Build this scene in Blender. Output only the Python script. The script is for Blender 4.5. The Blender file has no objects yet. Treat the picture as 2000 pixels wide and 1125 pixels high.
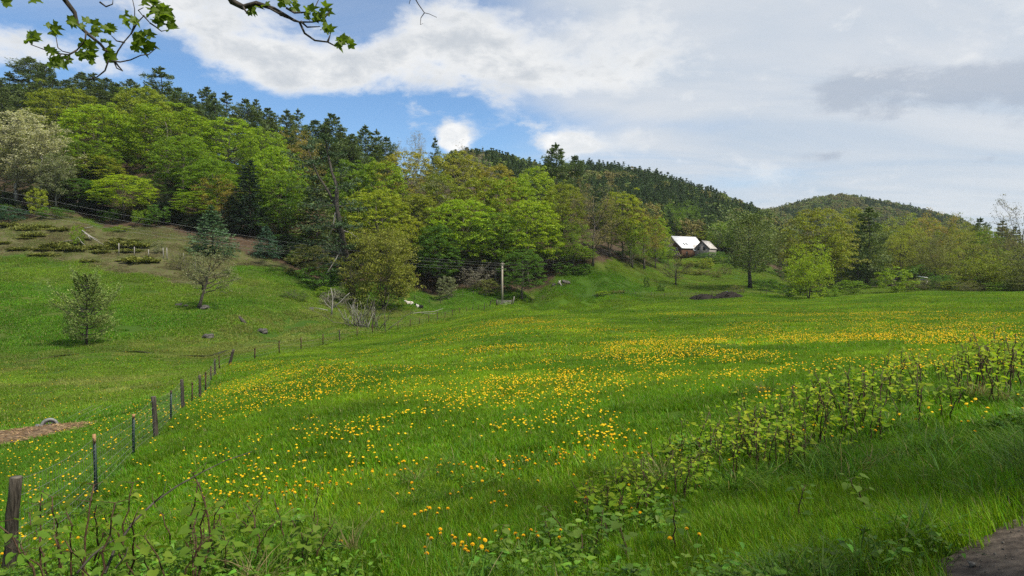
import bpy, math, random
import numpy as np
from mathutils import Vector, Matrix, Euler

random.seed(11)
RNG = np.random.default_rng(11)
scene = bpy.context.scene
C = scene.collection
PI = math.pi

# ------------------------------------------------------------------ camera, sky, sun, exposure
CAM_Z = 8.0
FPX = 2000 * 24.0 / 36.0            # focal length in photograph pixels
PITCH = math.atan((562.5 - 530) / FPX)
cam_data = bpy.data.cameras.new('camera')
cam_data.sensor_width = 36.0
cam_data.lens = 24.0
cam_data.clip_start = 0.05
cam_data.clip_end = 9000
cam = bpy.data.objects.new('camera', cam_data)
C.objects.link(cam)
cam.location = (0, 0, CAM_Z)
cam.rotation_euler = (PI / 2 - PITCH, 0, 0)
scene.camera = cam

SUN_AZ = math.radians(122)           # clockwise from the view direction (+Y)
SUN_EL = math.radians(57)
sun_dir = Vector((math.sin(SUN_AZ) * math.cos(SUN_EL), math.cos(SUN_AZ) * math.cos(SUN_EL), math.sin(SUN_EL)))
sl = bpy.data.lights.new('sun', 'SUN')
sl.energy = 5.0
sl.angle = math.radians(2.5)
sl.color = (1.0, 0.94, 0.82)
sun = bpy.data.objects.new('sun', sl)
C.objects.link(sun)
sun.rotation_euler = sun_dir.to_track_quat('Z', 'Y').to_euler()
sun.location = (0, 0, 200)

vs = scene.view_settings
vs.view_transform = 'Standard'
vs.look = 'None'
vs.exposure = 0.35
vs.gamma = 1.0
vs.use_curve_mapping = False
cy = scene.cycles
cy.max_bounces = 6
cy.diffuse_bounces = 3
cy.glossy_bounces = 2
cy.transmission_bounces = 4
cy.transparent_max_bounces = 4
cy.volume_bounces = 1
cy.caustics_reflective = False
cy.caustics_refractive = False
cy.sample_clamp_indirect = 4.0
cy.use_denoising = False


class NT:
    """small wrapper for building node trees"""
    def __init__(self, tree):
        self.t = tree
        tree.nodes.clear()

    def n(self, typ, ins=None, **props):
        nd = self.t.nodes.new(typ)
        for k, v in props.items():
            setattr(nd, k, v)
        if ins:
            for k, v in ins.items():
                s = nd.inputs[k]
                if isinstance(v, bpy.types.NodeSocket):
                    self.t.links.new(v, s)
                elif isinstance(v, bpy.types.Node):
                    self.t.links.new(v.outputs[0], s)
                else:
                    s.default_value = v
        return nd

    def m(self, op, a, b=0.0, c=None, clamp=False):
        nd = self.n('ShaderNodeMath', {0: a, 1: b} if c is None else {0: a, 1: b, 2: c}, operation=op)
        nd.use_clamp = clamp
        return nd.outputs[0]

    def mix(self, fac, a, b, blend='MIX'):
        nd = self.n('ShaderNodeMix', None, data_type='RGBA', blend_type=blend)
        for k, v in ((0, fac), (6, a), (7, b)):
            s = nd.inputs[k]
            if isinstance(v, bpy.types.NodeSocket):
                self.t.links.new(v, s)
            else:
                s.default_value = v
        return nd.outputs[2]

    def ramp(self, x, lo, hi, a=0.0, b=1.0, kind='SMOOTHSTEP'):
        nd = self.n('ShaderNodeMapRange', {0: x, 1: lo, 2: hi, 3: a, 4: b}, interpolation_type=kind)
        return nd.outputs[0]

    def noise(self, vec, scale, detail=4.0, rough=0.55, dist=0.0):
        nd = self.n('ShaderNodeTexNoise', {'Scale': scale, 'Detail': detail, 'Roughness': rough, 'Distortion': dist})
        if vec is not None:
            self.t.links.new(vec, nd.inputs['Vector'])
        return nd.outputs[0]


def pix_azel(px, py):
    u, v = (px - 1000) / FPX, (562.5 - py) / FPX
    y = math.cos(PITCH) + v * math.sin(PITCH)
    z = v * math.cos(PITCH) - math.sin(PITCH)
    return math.atan2(u, y), math.atan2(z, math.hypot(u, y))


def build_world():
    w = bpy.data.worlds.new('World')
    scene.world = w
    w.use_nodes = True
    T = NT(w.node_tree)
    sky = T.n('ShaderNodeTexSky', None, sky_type='NISHITA', sun_disc=False)
    sky.sun_elevation = SUN_EL
    sky.sun_rotation = SUN_AZ
    sky.altitude = 300
    sky.air_density = 1.0
    sky.dust_density = 0.0
    sky.ozone_density = 4.0
    tc = T.n('ShaderNodeTexCoord')
    d = tc.outputs['Generated']
    sep = T.n('ShaderNodeSeparateXYZ', {0: d})
    X, Y, Z = sep.outputs
    az = T.m('ARCTAN2', X, Y)
    hyp = T.m('SQRT', T.m('ADD', T.m('MULTIPLY', X, X), T.m('MULTIPLY', Y, Y)))
    el = T.m('ARCTAN2', Z, hyp)
    # cloud-scale noise: stretched along the horizon
    vv = T.n('ShaderNodeMapping', {0: d, 'Scale': (1.0, 1.0, 1.9)}).outputs[0]
    f_big = T.noise(vv, 6.5, 9.0, 0.6, 0.25)
    f_fine = T.noise(vv, 17.0, 7.0, 0.62, 0.2)
    f_warp = T.noise(vv, 3.3, 4.0, 0.5)
    f_warp2 = T.noise(T.n('ShaderNodeMapping', {0: d, 'Location': (3.1, 1.7, 4.4), 'Scale': (1, 1, 1.6)}).outputs[0], 3.7, 4.0, 0.5)
    azw = T.m('ADD', az, T.m('MULTIPLY', T.m('SUBTRACT', f_warp, 0.5), 0.16))
    elw = T.m('ADD', el, T.m('MULTIPLY', T.m('SUBTRACT', f_warp2, 0.5), 0.07))

    def blobs(lst, a_=azw, e_=elw):
        tot = None
        for px, py, sx, sy, wt in lst:
            a0, e0 = pix_azel(px, py)
            qa = T.m('DIVIDE', T.m('SUBTRACT', a_, a0), sx / FPX)
            qe = T.m('DIVIDE', T.m('SUBTRACT', e_, e0), sy / FPX)
            g = T.m('EXPONENT', T.m('MULTIPLY', T.m('ADD', T.m('MULTIPLY', qa, qa), T.m('MULTIPLY', qe, qe)), -1.0))
            g = T.m('MULTIPLY', g, wt)
            tot = g if tot is None else T.m('ADD', tot, g)
        return tot
    # cumulus masses
    cum = blobs([(430, 50, 170, 70, 1.0), (560, 115, 120, 50, .75), (690, 140, 130, 48, .7), (800, 110, 130, 55, .75),
                 (930, 70, 110, 75, .75), (920, 160, 120, 40, .45), (1060, 130, 110, 45, .6), (1230, 95, 130, 75, .75), (1150, 165, 110, 30, .5),
                 (60, 105, 190, 45, .95), (190, 70, 70, 35, .5), (235, 150, 60, 20, .4),
                 (895, 262, 58, 30, 1.15), (1115, 285, 80, 24, 1.15), (1320, 318, 30, 10, .5),
                 (560, 225, 330, 48, -.9), (330, 140, 110, 40, -.5), (700, 30, 70, 30, -.35), (50, 20, 230, 40, -.55)])
    # cumulus elsewhere round the horizon keeps the same cover
    elsewhere = T.ramp(T.m('ABSOLUTE', az), 0.75, 1.2)
    high = T.ramp(el, 0.42, 0.7)
    gen = T.m('MULTIPLY', T.m('MAXIMUM', elsewhere, high), 0.28)
    F = T.m('ADD', T.m('ADD', cum, gen), T.m('MULTIPLY', T.m('SUBTRACT', f_big, 0.5), 2.6))
    F = T.m('ADD', F, T.m('MULTIPLY', T.m('SUBTRACT', f_fine, 0.5), 1.5))
    cmask = T.ramp(F, 0.18, 1.05)
    # high veil, thick to the right
    pv = T.n('ShaderNodeCombineXYZ', {0: T.m('DIVIDE', X, T.m('ADD', T.m('MAXIMUM', Z, 0.0), 0.12)),
                                      1: T.m('DIVIDE', Y, T.m('ADD', T.m('MAXIMUM', Z, 0.0), 0.12)), 2: 0.0}).outputs[0]
    pvm = T.n('ShaderNodeMapping', {0: pv, 'Rotation': (0, 0, 0.5), 'Scale': (0.55, 1.25, 1.0)}).outputs[0]
    f_veil = T.noise(pvm, 1.1, 8.0, 0.6, 0.6)
    v_az = T.ramp(az, -0.10, 0.24, 0.10, 0.97)
    v_az = T.m('ADD', v_az, T.ramp(el, 0.20, 0.36, 0.0, 0.35))
    vstreak = blobs([(1470, 352, 120, 18, -.30), (1270, 320, 90, 14, -.2), (1190, 250, 160, 25, -.16), (1330, 255, 120, 14, -.12), (560, 225, 380, 60, -.35), (1120, 20, 120, 30, -.25), (1560, 60, 120, 30, -.10)])
    V = T.m('ADD', T.m('ADD', v_az, vstreak), T.m('MULTIPLY', T.m('SUBTRACT', f_veil, 0.5), 0.85))
    vmask = T.m('MULTIPLY', T.ramp(V, 0.10, 1.0), 0.93)
    # darker undersides drifting in the veil
    dk = blobs([(1640, 200, 60, 22, .8), (1830, 178, 150, 34, .95), (1700, 232, 60, 20, .75), (1800, 215, 90, 20, .5), (1990, 205, 40, 40, .6),
                (1615, 308, 42, 9, .75), (1915, 322, 34, 11, .7), (1590, 140, 60, 14, .3), (1960, 160, 60, 30, .4)])
    f_mid = T.noise(vv, 11.0, 8.0, 0.62, 0.3)
    D = T.m('ADD', T.m('MULTIPLY', dk, .75), T.m('MULTIPLY', T.m('SUBTRACT', f_mid, .5), 4.2))
    D = T.m('MULTIPLY', T.ramp(D, .12, .95), T.m('MULTIPLY', dk, 2.2, clamp=True))
    dmask = T.m('MULTIPLY', D, 0.6)
    K = 8.3
    k = lambda r, g, b: (r * K, g * K, b * K, 1)
    vcol = T.mix(T.ramp(f_veil, 0.3, 0.72), k(0.53, 0.605, 0.695), k(0.705, 0.73, 0.76))
    blue = T.n('ShaderNodeHueSaturation', {'Saturation': 1.12, 'Value': 1.2, 'Color': sky.outputs[0]}).outputs[0]
    col = T.mix(vmask, blue, vcol)
    shade = T.ramp(T.m('ADD', T.m('MULTIPLY', f_fine, 0.6), T.m('MULTIPLY', F, 0.35)), 0.38, 0.95)
    ccol = T.mix(shade, k(0.93, 0.93, 0.92), k(0.56, 0.60, 0.65))
    col = T.mix(cmask, col, ccol)
    col = T.mix(dmask, col, k(0.36, 0.42, 0.52))
    puff = T.m('ADD', blobs([(872, 268, 34, 20, .8), (900, 260, 36, 24, 1.0), (1085, 284, 34, 14, .8), (1135, 286, 44, 18, 1.0), (1180, 298, 30, 10, .6)]), T.m('ADD', T.m('MULTIPLY', T.m('SUBTRACT', f_mid, .5), 2.2), T.m('MULTIPLY', T.m('SUBTRACT', f_fine, .5), 1.4)))
    pcol = T.mix(T.ramp(f_fine, .35, .65), k(0.98, 0.98, 0.97), k(0.74, 0.77, 0.80))
    col = T.mix(T.ramp(puff, .28, .85), col, pcol)
    bg = T.n('ShaderNodeBackground', {0: col, 1: 0.1})
    T.n('ShaderNodeOutputWorld', {0: bg})
    w.cycles.sampling_method = 'MANUAL'
    w.cycles.sample_map_resolution = 1024


build_world()

# ------------------------------------------------------------------ helpers
def P(px, py, Y):
    """photograph pixel at the distance Y ahead of the camera -> world point"""
    u, v = (px - 1000) / FPX, (562.5 - py) / FPX
    y = math.cos(PITCH) + v * math.sin(PITCH)
    z = v * math.cos(PITCH) - math.sin(PITCH)
    k = Y / y
    return (u * k, Y, CAM_Z + z * k)


def XY(px, Y):
    return ((px - 1000) / FPX * Y, Y)


def smooth01(t):
    t = np.clip(t, 0, 1)
    return t * t * (3 - 2 * t)


def vnoise(x, y, seed=0):
    x = np.asarray(x, float); y = np.asarray(y, float)
    xi = np.floor(x).astype(np.int64); yi = np.floor(y).astype(np.int64)
    fx = smooth01(x - xi); fy = smooth01(y - yi)

    def h(a, b):
        n = (a * 374761393 + b * 668265263 + seed * 1442695041) & 0x7fffffff
        n = ((n ^ (n >> 13)) * 1274126177) & 0x7fffffff
        n = n ^ (n >> 16)
        return (n & 0xffff) / 65535.0
    return (h(xi, yi) * (1 - fx) + h(xi + 1, yi) * fx) * (1 - fy) + (h(xi, yi + 1) * (1 - fx) + h(xi + 1, yi + 1) * fx) * fy


def fbm(x, y, scale, seed=0, octv=4):
    s = 0; a = 0.5; t = 0
    for i in range(octv):
        s = s + a * vnoise(np.asarray(x) / scale, np.asarray(y) / scale, seed + i * 17); t += a
        a *= 0.5; scale *= 0.5
    return s / t


def inpoly(x, y, poly):
    x = np.asarray(x); y = np.asarray(y)
    r = np.zeros(x.shape, bool)
    n = len(poly)
    for i in range(n):
        x1, y1 = poly[i]; x2, y2 = poly[(i + 1) % n]
        if y1 == y2:
            continue
        c = ((y1 > y) != (y2 > y)) & (x < (x2 - x1) * (y - y1) / (y2 - y1) + x1)
        r ^= c
    return r


def segdist(x, y, pts):
    best = np.full(np.shape(x), 1e9)
    for (x1, y1), (x2, y2) in zip(pts[:-1], pts[1:]):
        dx, dy = x2 - x1, y2 - y1
        t = np.clip(((x - x1) * dx + (y - y1) * dy) / (dx * dx + dy * dy + 1e-9), 0, 1)
        best = np.minimum(best, np.hypot(x - x1 - t * dx, y - y1 - t * dy))
    return best


class MB:
    """collects vertex and face arrays into one mesh"""
    def __init__(self):
        self.v = []; self.f = []; self.n = 0

    def add(self, v, f):
        v = np.asarray(v, float).reshape(-1, 3)
        for ff in (f if isinstance(f, (list, tuple)) and len(f) and isinstance(f[0], np.ndarray) else [np.asarray(f)]):
            if len(ff):
                self.f.append(ff + self.n)
        self.v.append(v); self.n += len(v)
        return self

    def mesh(self, name, mat=None, smooth=False):
        v = np.concatenate(self.v) if self.v else np.zeros((0, 3))
        me = bpy.data.meshes.new(name)
        me.vertices.add(len(v))
        me.vertices.foreach_set('co', v.astype(np.float32).ravel())
        idx = np.concatenate([a.ravel() for a in self.f]).astype(np.int32)
        tot = np.concatenate([np.full(len(a), a.shape[1], np.int32) for a in self.f])
        st = np.concatenate([[0], np.cumsum(tot)[:-1]]).astype(np.int32)
        me.loops.add(len(idx)); me.loops.foreach_set('vertex_index', idx)
        me.polygons.add(len(tot)); me.polygons.foreach_set('loop_start', st)
        try:
            me.polygons.foreach_set('loop_total', tot)
        except Exception:
            pass
        if smooth:
            me.polygons.foreach_set('use_smooth', np.ones(len(tot), bool))
        me.update(calc_edges=True)
        me.validate()
        if mat:
            me.materials.append(mat)
        return me


def tube(mb, pts, rad, sides=6, cap=True):
    pts = np.asarray(pts, float); n = len(pts)
    rad = np.broadcast_to(np.asarray(rad, float), (n,))
    t = np.gradient(pts, axis=0)
    t /= np.linalg.norm(t, axis=1, keepdims=True) + 1e-12
    mt = np.abs(t.mean(0))
    ref = np.eye(3)[int(np.argmin(mt))]
    a = np.cross(t, ref); a /= np.linalg.norm(a, axis=1, keepdims=True) + 1e-12
    b = np.cross(t, a)
    th = np.arange(sides) * 2 * PI / sides
    ring = pts[:, None, :] + rad[:, None, None] * (np.cos(th)[None, :, None] * a[:, None, :] + np.sin(th)[None, :, None] * b[:, None, :])
    v = ring.reshape(-1, 3)
    i = np.arange(n - 1)[:, None] * sides; j = np.arange(sides)[None, :]; j2 = (j + 1) % sides
    q = np.stack([i + j, i + j2, i + sides + j2, i + sides + j], -1).reshape(-1, 4)
    fs = [q]
    if cap:
        fs.append(np.arange(sides)[None, ::-1] + 0)
        fs.append(np.arange(sides)[None, :] + (n - 1) * sides)
    mb.add(v, fs)


BOXF = np.array([[0, 1, 3, 2], [4, 6, 7, 5], [0, 4, 5, 1], [2, 3, 7, 6], [0, 2, 6, 4], [1, 5, 7, 3]])


def box(mb, lo, hi):
    v = [(x, y, z) for x in (lo[0], hi[0]) for y in (lo[1], hi[1]) for z in (lo[2], hi[2])]
    mb.add(v, BOXF)


def prism(mb, poly, z0, z1):
    """closed prism of a convex polygon poly [(x, y)]"""
    n = len(poly)
    v = [(x, y, z0) for x, y in poly] + [(x, y, z1) for x, y in poly]
    q = np.array([[i, (i + 1) % n, n + (i + 1) % n, n + i] for i in range(n)])
    mb.add(v, [q, np.arange(n)[None, ::-1] + 0, np.arange(n)[None, :] + n])


def cards(mb, c, nrm, ln, wd, rng):
    """small diamond leaves: centres c, normals nrm"""
    n = len(c)
    nrm = nrm / (np.linalg.norm(nrm, axis=1, keepdims=True) + 1e-9)
    r = rng.normal(size=(n, 3))
    a = np.cross(nrm, r); a /= np.linalg.norm(a, axis=1, keepdims=True) + 1e-9
    b = np.cross(nrm, a)
    ln = np.broadcast_to(np.asarray(ln, float), (n,))[:, None]; wd = np.broadcast_to(np.asarray(wd, float), (n,))[:, None]
    fold = nrm * wd * 0.25
    v = np.stack([c - a * ln / 2, c + b * wd / 2 + fold, c + a * ln / 2, c - b * wd / 2 + fold], 1).reshape(-1, 3)
    i = np.arange(n)[:, None] * 4
    mb.add(v, [np.concatenate([i, i + 1, i + 2], 1), np.concatenate([i, i + 2, i + 3], 1)])


def needles(mb, c, dirv, ln, wd, rng):
    """diamond cards with their long axis along dirv"""
    n = len(c)
    a = dirv / (np.linalg.norm(dirv, axis=1, keepdims=True) + 1e-9)
    r = rng.normal(size=(n, 3)); r[:, 2] += 0.0
    b = np.cross(a, r); b /= np.linalg.norm(b, axis=1, keepdims=True) + 1e-9
    ln = np.broadcast_to(np.asarray(ln, float), (n,))[:, None]; wd = np.broadcast_to(np.asarray(wd, float), (n,))[:, None]
    v = np.stack([c - a * ln / 2, c + b * wd / 2, c + a * ln / 2, c - b * wd / 2], 1).reshape(-1, 3)
    i = np.arange(n)[:, None] * 4
    mb.add(v, np.concatenate([i, i + 1, i + 2, i + 3], 1))


def link(name, data, parent=None, loc=None):
    o = bpy.data.objects.new(name, data)
    C.objects.link(o)
    if loc is not None:
        o.location = loc
    if parent is not None:
        o.parent = parent
    return o


def tag(o, label=None, cat=None, group=None, kind=None):
    if label: o['label'] = label
    if cat: o['category'] = cat
    if group: o['group'] = group
    if kind: o['kind'] = kind
    return o


def thing(name, label, cat, loc=(0, 0, 0), rz=0.0, group=None):
    o = link(name, None, None, loc)
    o.rotation_euler = (0, 0, rz)
    return tag(o, label, cat, group)


# ------------------------------------------------------------------ materials
def new_mat(name):
    m = bpy.data.materials.new(name)
    m.use_nodes = True
    return m, NT(m.node_tree)


def out(T, shader, disp=None):
    o = T.n('ShaderNodeOutputMaterial', {0: shader})
    if disp is not None:
        T.t.links.new(disp, o.inputs[2])


def principled(T, col, rough=0.7, spec=0.3, normal=None, metal=0.0):
    d = {'Base Color': col, 'Roughness': rough, 'Specular IOR Level': spec, 'Metallic': metal}
    p = T.n('ShaderNodeBsdfPrincipled', d)
    if normal is not None:
        T.t.links.new(normal, p.inputs['Normal'])
    return p.outputs[0]


def leaf_mat(name, source, transl=0.38, rough=0.55, spec=0.25, var=0.45, hue=0.03, sat=1.0, straw=0.0):
    m, T = new_mat(name)
    if source == 'object':
        col = T.n('ShaderNodeObjectInfo').outputs['Color']
    elif source == 'inst':
        at = T.n('ShaderNodeAttribute', None, attribute_type='INSTANCER', attribute_name='tint')
        col = at.outputs['Color']
    else:
        col = T.n('ShaderNodeRGB'); col.outputs[0].default_value = (*source, 1); col = col.outputs[0]
    rnd = T.n('ShaderNodeNewGeometry').outputs['Random Per Island']
    r2 = T.m('FRACT', T.m('MULTIPLY', rnd, 37.31))
    hsv = T.n('ShaderNodeHueSaturation', {'Hue': T.ramp(r2, 0, 1, 0.5 - hue, 0.5 + hue, 'LINEAR'), 'Saturation': sat,
                                          'Value': T.ramp(rnd, 0, 1, 1 - var, 1 + var, 'LINEAR'), 'Color': col})
    c = hsv.outputs[0]
    if straw:
        c = T.mix(T.m('LESS_THAN', T.m('FRACT', T.m('MULTIPLY', rnd, 91.7)), straw), c, (0.36, 0.30, 0.14, 1))
    p = principled(T, c, rough, spec)
    tcol = T.mix(1.0, c, (1.25, 1.3, 0.7, 1), 'MULTIPLY')
    tr = T.n('ShaderNodeBsdfTranslucent', {0: tcol})
    mx = T.n('ShaderNodeMixShader', {0: transl, 1: p, 2: tr})
    out(T, mx.outputs[0])
    return m


def noisy_mat(name, c1, c2, scale=8.0, rough=0.85, bump=0.3, stretch=(1, 1, 1), spec=0.2, coord='Object', lo=0.3, hi=0.7):
    m, T = new_mat(name)
    tc = T.n('ShaderNodeTexCoord')
    mp = T.n('ShaderNodeMapping', {0: tc.outputs[coord], 'Scale': stretch}).outputs[0]
    f = T.noise(mp, scale, 6.0, 0.6)
    col = T.mix(T.ramp(f, lo, hi), (*c1, 1), (*c2, 1))
    nr = T.n('ShaderNodeBump', {'Height': f, 'Strength': bump, 'Distance': 0.05}).outputs[0] if bump else None
    out(T, principled(T, col, rough, spec, nr))
    return m


M = {}
M['leaf'] = leaf_mat('foliage', 'object', 0.40, hue=0.02, var=0.42)
M['needle'] = leaf_mat('needles', 'object', 0.18, rough=0.6, var=0.5, hue=0.02)
M['leaf_inst'] = leaf_mat('far_foliage', 'inst', 0.2, var=0.45)
M['grass'] = leaf_mat('grass_blades', 'inst', 0.38, rough=0.5, spec=0.2, var=0.55, hue=0.035, straw=0.035)
M['bark'] = noisy_mat('bark', (0.055, 0.045, 0.036), (0.15, 0.13, 0.11), 3.0, 0.9, 0.6, (4, 4, 0.7))
M['bark_dark'] = noisy_mat('dark_bark', (0.03, 0.026, 0.022), (0.09, 0.078, 0.066), 4.0, 0.9, 0.6, (4, 4, 0.7))
M['bark_pale'] = noisy_mat('pale_bark', (0.17, 0.16, 0.135), (0.34, 0.33, 0.29), 2.0, 0.9, 0.4, (3, 3, 0.7))
M['bark_grey'] = noisy_mat('weathered_dead_wood', (0.16, 0.145, 0.125), (0.38, 0.36, 0.325), 4.0, 0.9, 0.4, (4, 4, 0.7))
M['post_wood'] = noisy_mat('weathered_post_wood', (0.018, 0.015, 0.012), (0.085, 0.072, 0.056), 9.0, 0.9, 0.7, (5, 5, 0.35))
M['post_top'] = noisy_mat('cut_wood', (0.06, 0.052, 0.043), (0.15, 0.13, 0.105), 12.0, 0.9, 0.3)
M['green_metal'] = noisy_mat('dark_green_painted_steel', (0.008, 0.022, 0.02), (0.02, 0.045, 0.04), 20, 0.55, 0.1, spec=0.4)
M['rust'] = noisy_mat('rusty_steel', (0.18, 0.075, 0.025), (0.42, 0.26, 0.13), 25, 0.85, 0.3)
M['rust_dark'] = noisy_mat('dark_rusty_steel', (0.03, 0.018, 0.012), (0.10, 0.06, 0.035), 25, 0.85, 0.3)
M['wire'] = noisy_mat('galvanised_wire', (0.12, 0.12, 0.115), (0.25, 0.25, 0.24), 10, 0.5, 0.0, spec=0.5)
M['cable'] = noisy_mat('overhead_cable', (0.14, 0.145, 0.145), (0.25, 0.255, 0.255), 2, 0.45, 0.0, spec=0.5)
M['pole'] = noisy_mat('pale_pole_wood', (0.26, 0.22, 0.17), (0.42, 0.37, 0.30), 3.0, 0.9, 0.4, (5, 5, 0.4))
M['stone'] = noisy_mat('fieldstone', (0.025, 0.023, 0.02), (0.12, 0.112, 0.10), 3.0, 0.9, 0.6)
M['soil'] = noisy_mat('dark_manure_soil', (0.006, 0.005, 0.004), (0.032, 0.025, 0.020), 5.0, 0.95, 0.9)
M['straw_dirt'] = noisy_mat('dry_straw_dirt', (0.045, 0.030, 0.018), (0.21, 0.145, 0.085), 5.0, 0.95, 0.9, (1, 2, 1))

# ------------------------------------------------------------------ terrain
# (photograph pixel, distance ahead): where the ground surface is met
GP = [
 (1000,1125,5.2),(600,1125,5.6),(200,1125,6.4),(20,1125,7.3),(1400,1125,4.6),(1800,1125,3.8),(2000,1125,3.5),(2000,1040,4.3),
 (1000,1000,7.5),(1400,1000,6.7),(1700,960,6.6),(1000,900,10),(800,800,15.5),(1200,800,13.5),(1000,720,24),(1000,650,46),(1000,620,75),(1000,598,118),
 (1500,800,11.5),(1500,720,19),(1500,650,37),(1500,610,74),(1500,583,138),(1250,640,50),(1250,600,105),
 (1900,850,8),(1900,760,11.5),(1990,705,16),(1900,680,21),(1900,630,40),(1900,600,68),(1900,573,125),(1700,576,140),(2150,620,40),(2150,572,115),(2300,700,15),
 (600,900,11.5),(600,780,20),(600,720,33),(750,690,45),(850,650,66),
 (180,975,12),(255,895,15),(300,858,17.5),(330,824,20.5),(355,800,24),(388,778,29),(399,762,33),(418,733,40),(445,713,46),(545,691,57),(663,666,72),(752,650,86),(855,628,107),(947,607,133),(985,588,148),
 (100,832,25),(0,900,19.5),(-150,900,20),(0,740,45),(170,674,62),(400,690,63),(300,702,56),(200,740,44),(0,650,68),(0,600,80),(0,560,92),(0,501,112),(120,512,112),(250,537,105),
 (330,562,98),(390,602,85),(480,622,82),(560,642,84),(450,546,112),(560,577,105),(640,613,98),(720,640,88),(800,597,126),(900,586,140),(-150,520,105),(-150,600,80),
 (0,458,125),(150,452,131),(300,472,130),(0,434,140),(200,432,145),(450,502,130),(600,542,130),(700,577,130),
 (850,578,150),(1000,554,158),(1080,537,163),(1150,519,170),(1190,510,176),(1265,525,190),(1050,577,157),(1150,562,160),(1250,560,165),(1320,556,175),(1390,563,172),(1460,563,166),(1550,577,158),
 (1300,501,256),(1345,500,258),(1400,500,258),(1430,512,238),(1380,522,225),(1450,540,200),(1320,530,205),
 (1600,566,200),(1700,562,200),(1750,562,230),(1900,566,180),(1990,566,180),(2200,560,200),
 (0,300,215),(60,240,230),(330,287,225),(540,357,220),(720,399,215),(860,422,212),(1080,440,220),(1180,464,225),(1280,490,240),(-300,300,215),
 (200,270,330),(500,335,330),(800,352,380),(960,347,470),(1150,359,470),(1280,379,460),(1400,420,450),(1500,458,440),(1560,502,430),(1640,532,430),
 (1300,470,310),(1400,482,310),(1500,503,310),(1120,432,330),(1600,545,320),
 (1530,424,840),(1590,408,870),(1650,402,900),(1750,421,880),(1870,449,850),(1950,500,850),(2150,522,850),(1600,520,600),(1800,522,600),(2050,530,500),
 (1000,500,1600),(500,480,1600),(1500,510,1600),(1900,520,1600),(2300,525,1600),
]
GX = [P(*g) for g in GP]
GX += [(0, 0, 6.38), (0, -8, 6.4), (-10, -8, 6.3), (12, -4, 6.5), (9, 2.5, 6.45), (-6, 2, 5.9), (-14, 4, 4.6), (3, 1, 6.4), (18, 6, 6.4), (-30, -10, 4), (30, -25, 7), (0, -60, 9), (80, -20, 8), (60, 30, 6),
       (-60, 10, 2.5), (-130, 20, 8), (-200, 100, 30), (-300, -100, 30), (300, -100, 15), (250, 100, 5), (0, -300, 30), (-600, 300, 60), (600, 200, 6), (0, -1500, 20), (-1500, 0, 30), (1500, 0, 20), (-1500, 1200, 60), (1500, 1200, 15), (0, 2400, 30)]
GX = np.array(GX)
RS = 3.0


def warp(x, y):
    r = np.hypot(x, y) + 1e-9
    s = np.log(1 + r / RS) / r
    return np.stack([x * s, y * s], -1)


def tps_k(d2):
    return np.where(d2 > 1e-12, 0.5 * d2 * np.log(d2 + 1e-20), 0.0)


_W = warp(GX[:, 0], GX[:, 1])
_n = len(_W)
_K = tps_k(((_W[:, None] - _W[None]) ** 2).sum(-1)) + np.eye(_n) * 2e-4
_Pm = np.concatenate([np.ones((_n, 1)), _W], 1)
_A = np.block([[_K, _Pm], [_Pm.T, np.zeros((3, 3))]])
_co = np.linalg.solve(_A, np.concatenate([GX[:, 2], np.zeros(3)]))


def tps(x, y):
    w = warp(x, y)
    o = np.empty(len(w))
    for i in range(0, len(w), 20000):
        q = w[i:i + 20000]
        k = tps_k(((q[:, None] - _W[None]) ** 2).sum(-1))
        o[i:i + 20000] = k @ _co[:_n] + _co[_n] + q @ _co[_n + 1:]
    return o


FENCE = [(5,928,1125,7.3,'wood',.125),(182,848,975,12,'tee',0),(256,808,893,15,'tee',0),(301,775,858,17.5,'wood',.12),(330,760,822,20.5,'tee',0),(355,740,800,24,'wood',.12),(372,742,782,27,'tee',0),
 (388,733,778,29,'wood',.11),(399,722,762,32,'tee',0),(410,711,740,37,'tee',0),(418,698,731,40,'wood',.11),(427,692,720,43,'tee',0),(445,683,714,46,'lean',.19),(496,678,702,51,'tee',0),(544,666,692,57,'tee',0),
 (587,657,681,62,'tee',0),(630,652,674,67,'tee',0),(663,644,666,72,'wood',.12),(697,642,660,77,'tee',0),(727,638,655,82,'tee',0),(752,631,650,86,'wood',.12),(777,629,645,91,'tee',0),(801,625,640,96,'tee',0),
 (819,621,635,100,'tee',0),(837,616,631,104,'tee',0),(854,611,628,108,'wood',.12),(869,611,624,112,'tee',0),(884,608,621,116,'tee',0),(898,605,617,120,'tee',0),(911,604,614,124,'tee',0),(923,599,612,128,'wood',.11),
 (934,597,609,131,'tee',0),(946,593,607,134,'wood',.13),(951,596,606,137,'tee',0),(956,592,604,140,'lean',.2),(963,592,602,143,'tee',0),(971,591,599,145,'tee',0)]
FENCE_XY = [XY(p[0], p[3]) for p in FENCE]
FIELD = [XY(-90, 5.2)] + FENCE_XY + [XY(985, 149), XY(1150, 151), XY(1300, 151), XY(1500, 149), XY(1700, 141), XY(1900, 127), XY(2150, 116), XY(2700, 90), (60, 20), (20, 9), (3.2, 4.6), (0, 2.2), (-5, -1.4), (-12, -3)]
FOREST = [XY(*q) for q in ((-900,110),(-100,136),(0,138),(200,143),(330,138),(450,133),(600,131),(690,137),(760,148),(850,150),(1000,156),(1085,161),(1150,167),(1165,176),(1270,194),(1290,215),(1285,262),(1310,285),(1430,282),(1500,262),
                             (1530,215),(1600,205),(1700,205),(1800,195),(1840,150),(1900,138),(2150,126),(2900,110))] + [(3000, 300), (3000, 4000), (-4000, 4000), (-4000, 200)]
HEATH = [XY(*q) for q in ((-400,95),(-150,106),(0,112.5),(120,112.5),(250,106),(330,101),(400,104),(430,112),(455,122),(520,128),(600,133),(450,135),(330,140),(0,140),(-400,125))]
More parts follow.
